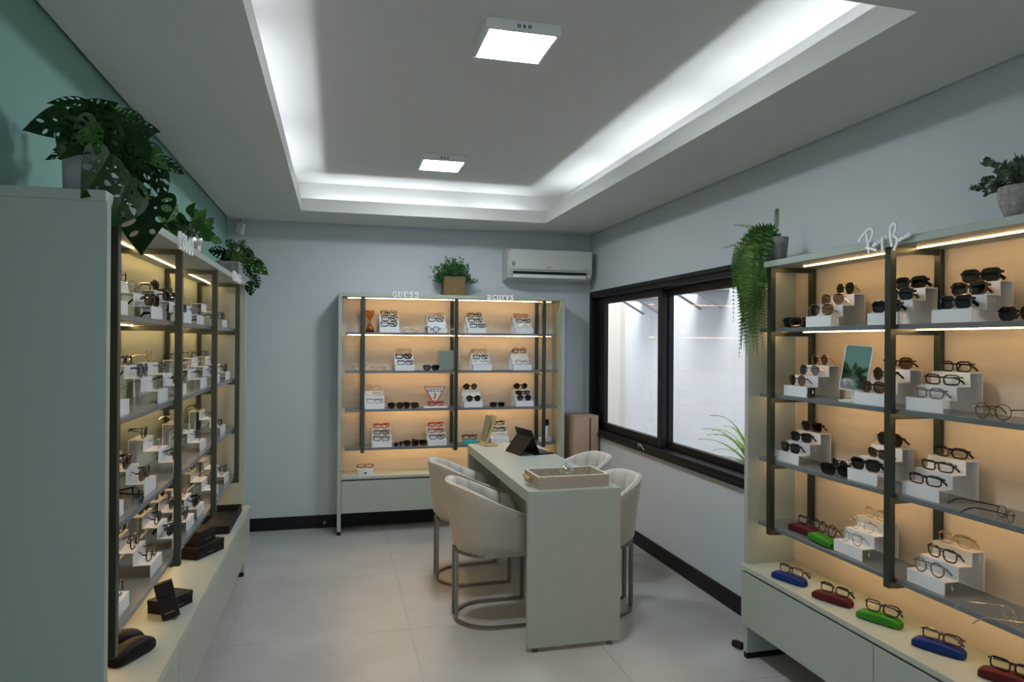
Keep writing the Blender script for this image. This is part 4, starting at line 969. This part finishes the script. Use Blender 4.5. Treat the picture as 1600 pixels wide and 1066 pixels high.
# cascading fern at the window end of the right cabinet
of = (2.005, 2.838, TOPZ+.0005); p6 = plant('potted_fern', 'cascading green fern in grey concrete pot beside the window', of)
B().lathe([(.040, 0), (.044, .004), (.056, .118), (.056, .122), (.050, .122), (.049, .105)], (0, 0, 0), 28).obj('pot', CONC, p6, 40)
B().lathe([(.049, .103), (.001, .106)], (0, 0, 0), 20).obj('soil', SOIL, p6)
def frond(pts, L0, seed):
    r = random.Random(seed); vs = []; fs = []; n = len(pts)
    for i_ in range(1, n):
        p = Vector(pts[i_]); t_ = (p-Vector(pts[i_-1])).normalized(); f = i_/(n-1); l = L0*(1-f**3*.8)*(.55+.45*min(1, f*5))
        sd = t_.cross(Vector((.3, .5, .2)).normalized()+Vector((r.uniform(-.4, .4), r.uniform(-.4, .4), 0))).normalized()
        for s_ in (-1, 1):
            d_ = (sd*s_+t_*.35+Vector((0, 0, -.1))).normalized(); q = t_*l*.16; k0 = len(vs)
            vs += [p-q, p+d_*l*.55-q*.9, p+d_*l, p+d_*l*.55+q*.9, p+q]; fs += [(k0, k0+1, k0+3, k0+4), (k0+1, k0+2, k0+3)]
    b_ = B().tube(pts, .0009, 4)
    me0 = b_.mesh('frond'); bm = bmesh.new(); bm.from_mesh(me0)
    V = [bm.verts.new(v) for v in vs]
    for f_ in fs: bm.faces.new([V[i_] for i_ in f_])
    bm.to_mesh(me0); bm.free(); return me0
rf = random.Random(12)
for k in range(74):
    sx_ = rf.uniform(-.04, .02); sy_ = rf.uniform(-.035, .035)
    tp = rf.random()**.8; ex = -rf.uniform(.085, .165); ey = rf.uniform(-.065, .10)*(1-.35*tp); hz = rf.uniform(.05, .15); dz = -.02-.42*tp; jz = rf.uniform(-.05, .10)
    pts = bez((sx_, sy_, .105), (ex*.6, ey*.5+sy_*.3, .105+hz), (ex, ey, jz), 12)+[Vector(q) for q in bez((ex, ey, jz), (ex*1.10, ey*1.08, jz-.07), (ex*1.0+rf.uniform(-.03, .03), ey*.8+rf.uniform(-.03, .03), dz), 8+int(30*tp))[1:]]
    mobj('frond', frond(pts, rf.uniform(.022, .032), k), LEAF3 if k % 3 else LEAF2, p6)
for dx, dy, hh in ((-.01, -.02, .20), (-.12, .17, .13), (-.17, .20, -.02)):
    pts = bez((0, 0, .105), (dx*.6, dy*.6, .105+abs(hh)*.8), (dx, dy, .105+hh*.75), 26); mobj('frond', frond(pts, .016, 99+int(hh*100)), LEAF3, p6)
# spiky plant outside the window
ou = (2.85, 4.28, -.049); p7 = plant('spiky_plant', 'yellow-green spiky plant outside the window', ou)
LEAFY = mat('yellow_green_blade', (.34, .40, .05), .5, noise=(6, (.12, .22, .05)))
for k in range(52):
    a = rng.uniform(0, 2*PI); L_ = rng.uniform(.40, .75); e_ = rng.uniform(-.1, 1.2); d_ = Vector((math.cos(a)*.8, math.sin(a), 0))
    P = bez((0, 0, .66), d_*L_*.4*math.cos(e_)+Vector((0, 0, .74+L_*.55*math.sin(e_))), d_*L_*(.35+.5*math.cos(e_))+Vector((0, 0, .66+L_*.62*math.sin(e_))), 9)
    sd = d_.cross(Vector((0, 0, 1))); R_ = []
    for i_, p in enumerate(P):
        w_ = .019*(1-(i_/8)**2)+.0006; R_.append([p-sd*w_, p+Vector((0, 0, -.003)), p+sd*w_, p+Vector((0, 0, .002))])
    B().loft(R_).obj('blade', LEAFY, p7)
B().tube([(0, 0, 0), (.01, .01, .35), (0, 0, .70)], .03, 8).obj('trunk', mat('bark', (.2, .16, .11), .9), p7)
print('eyewear', NG)
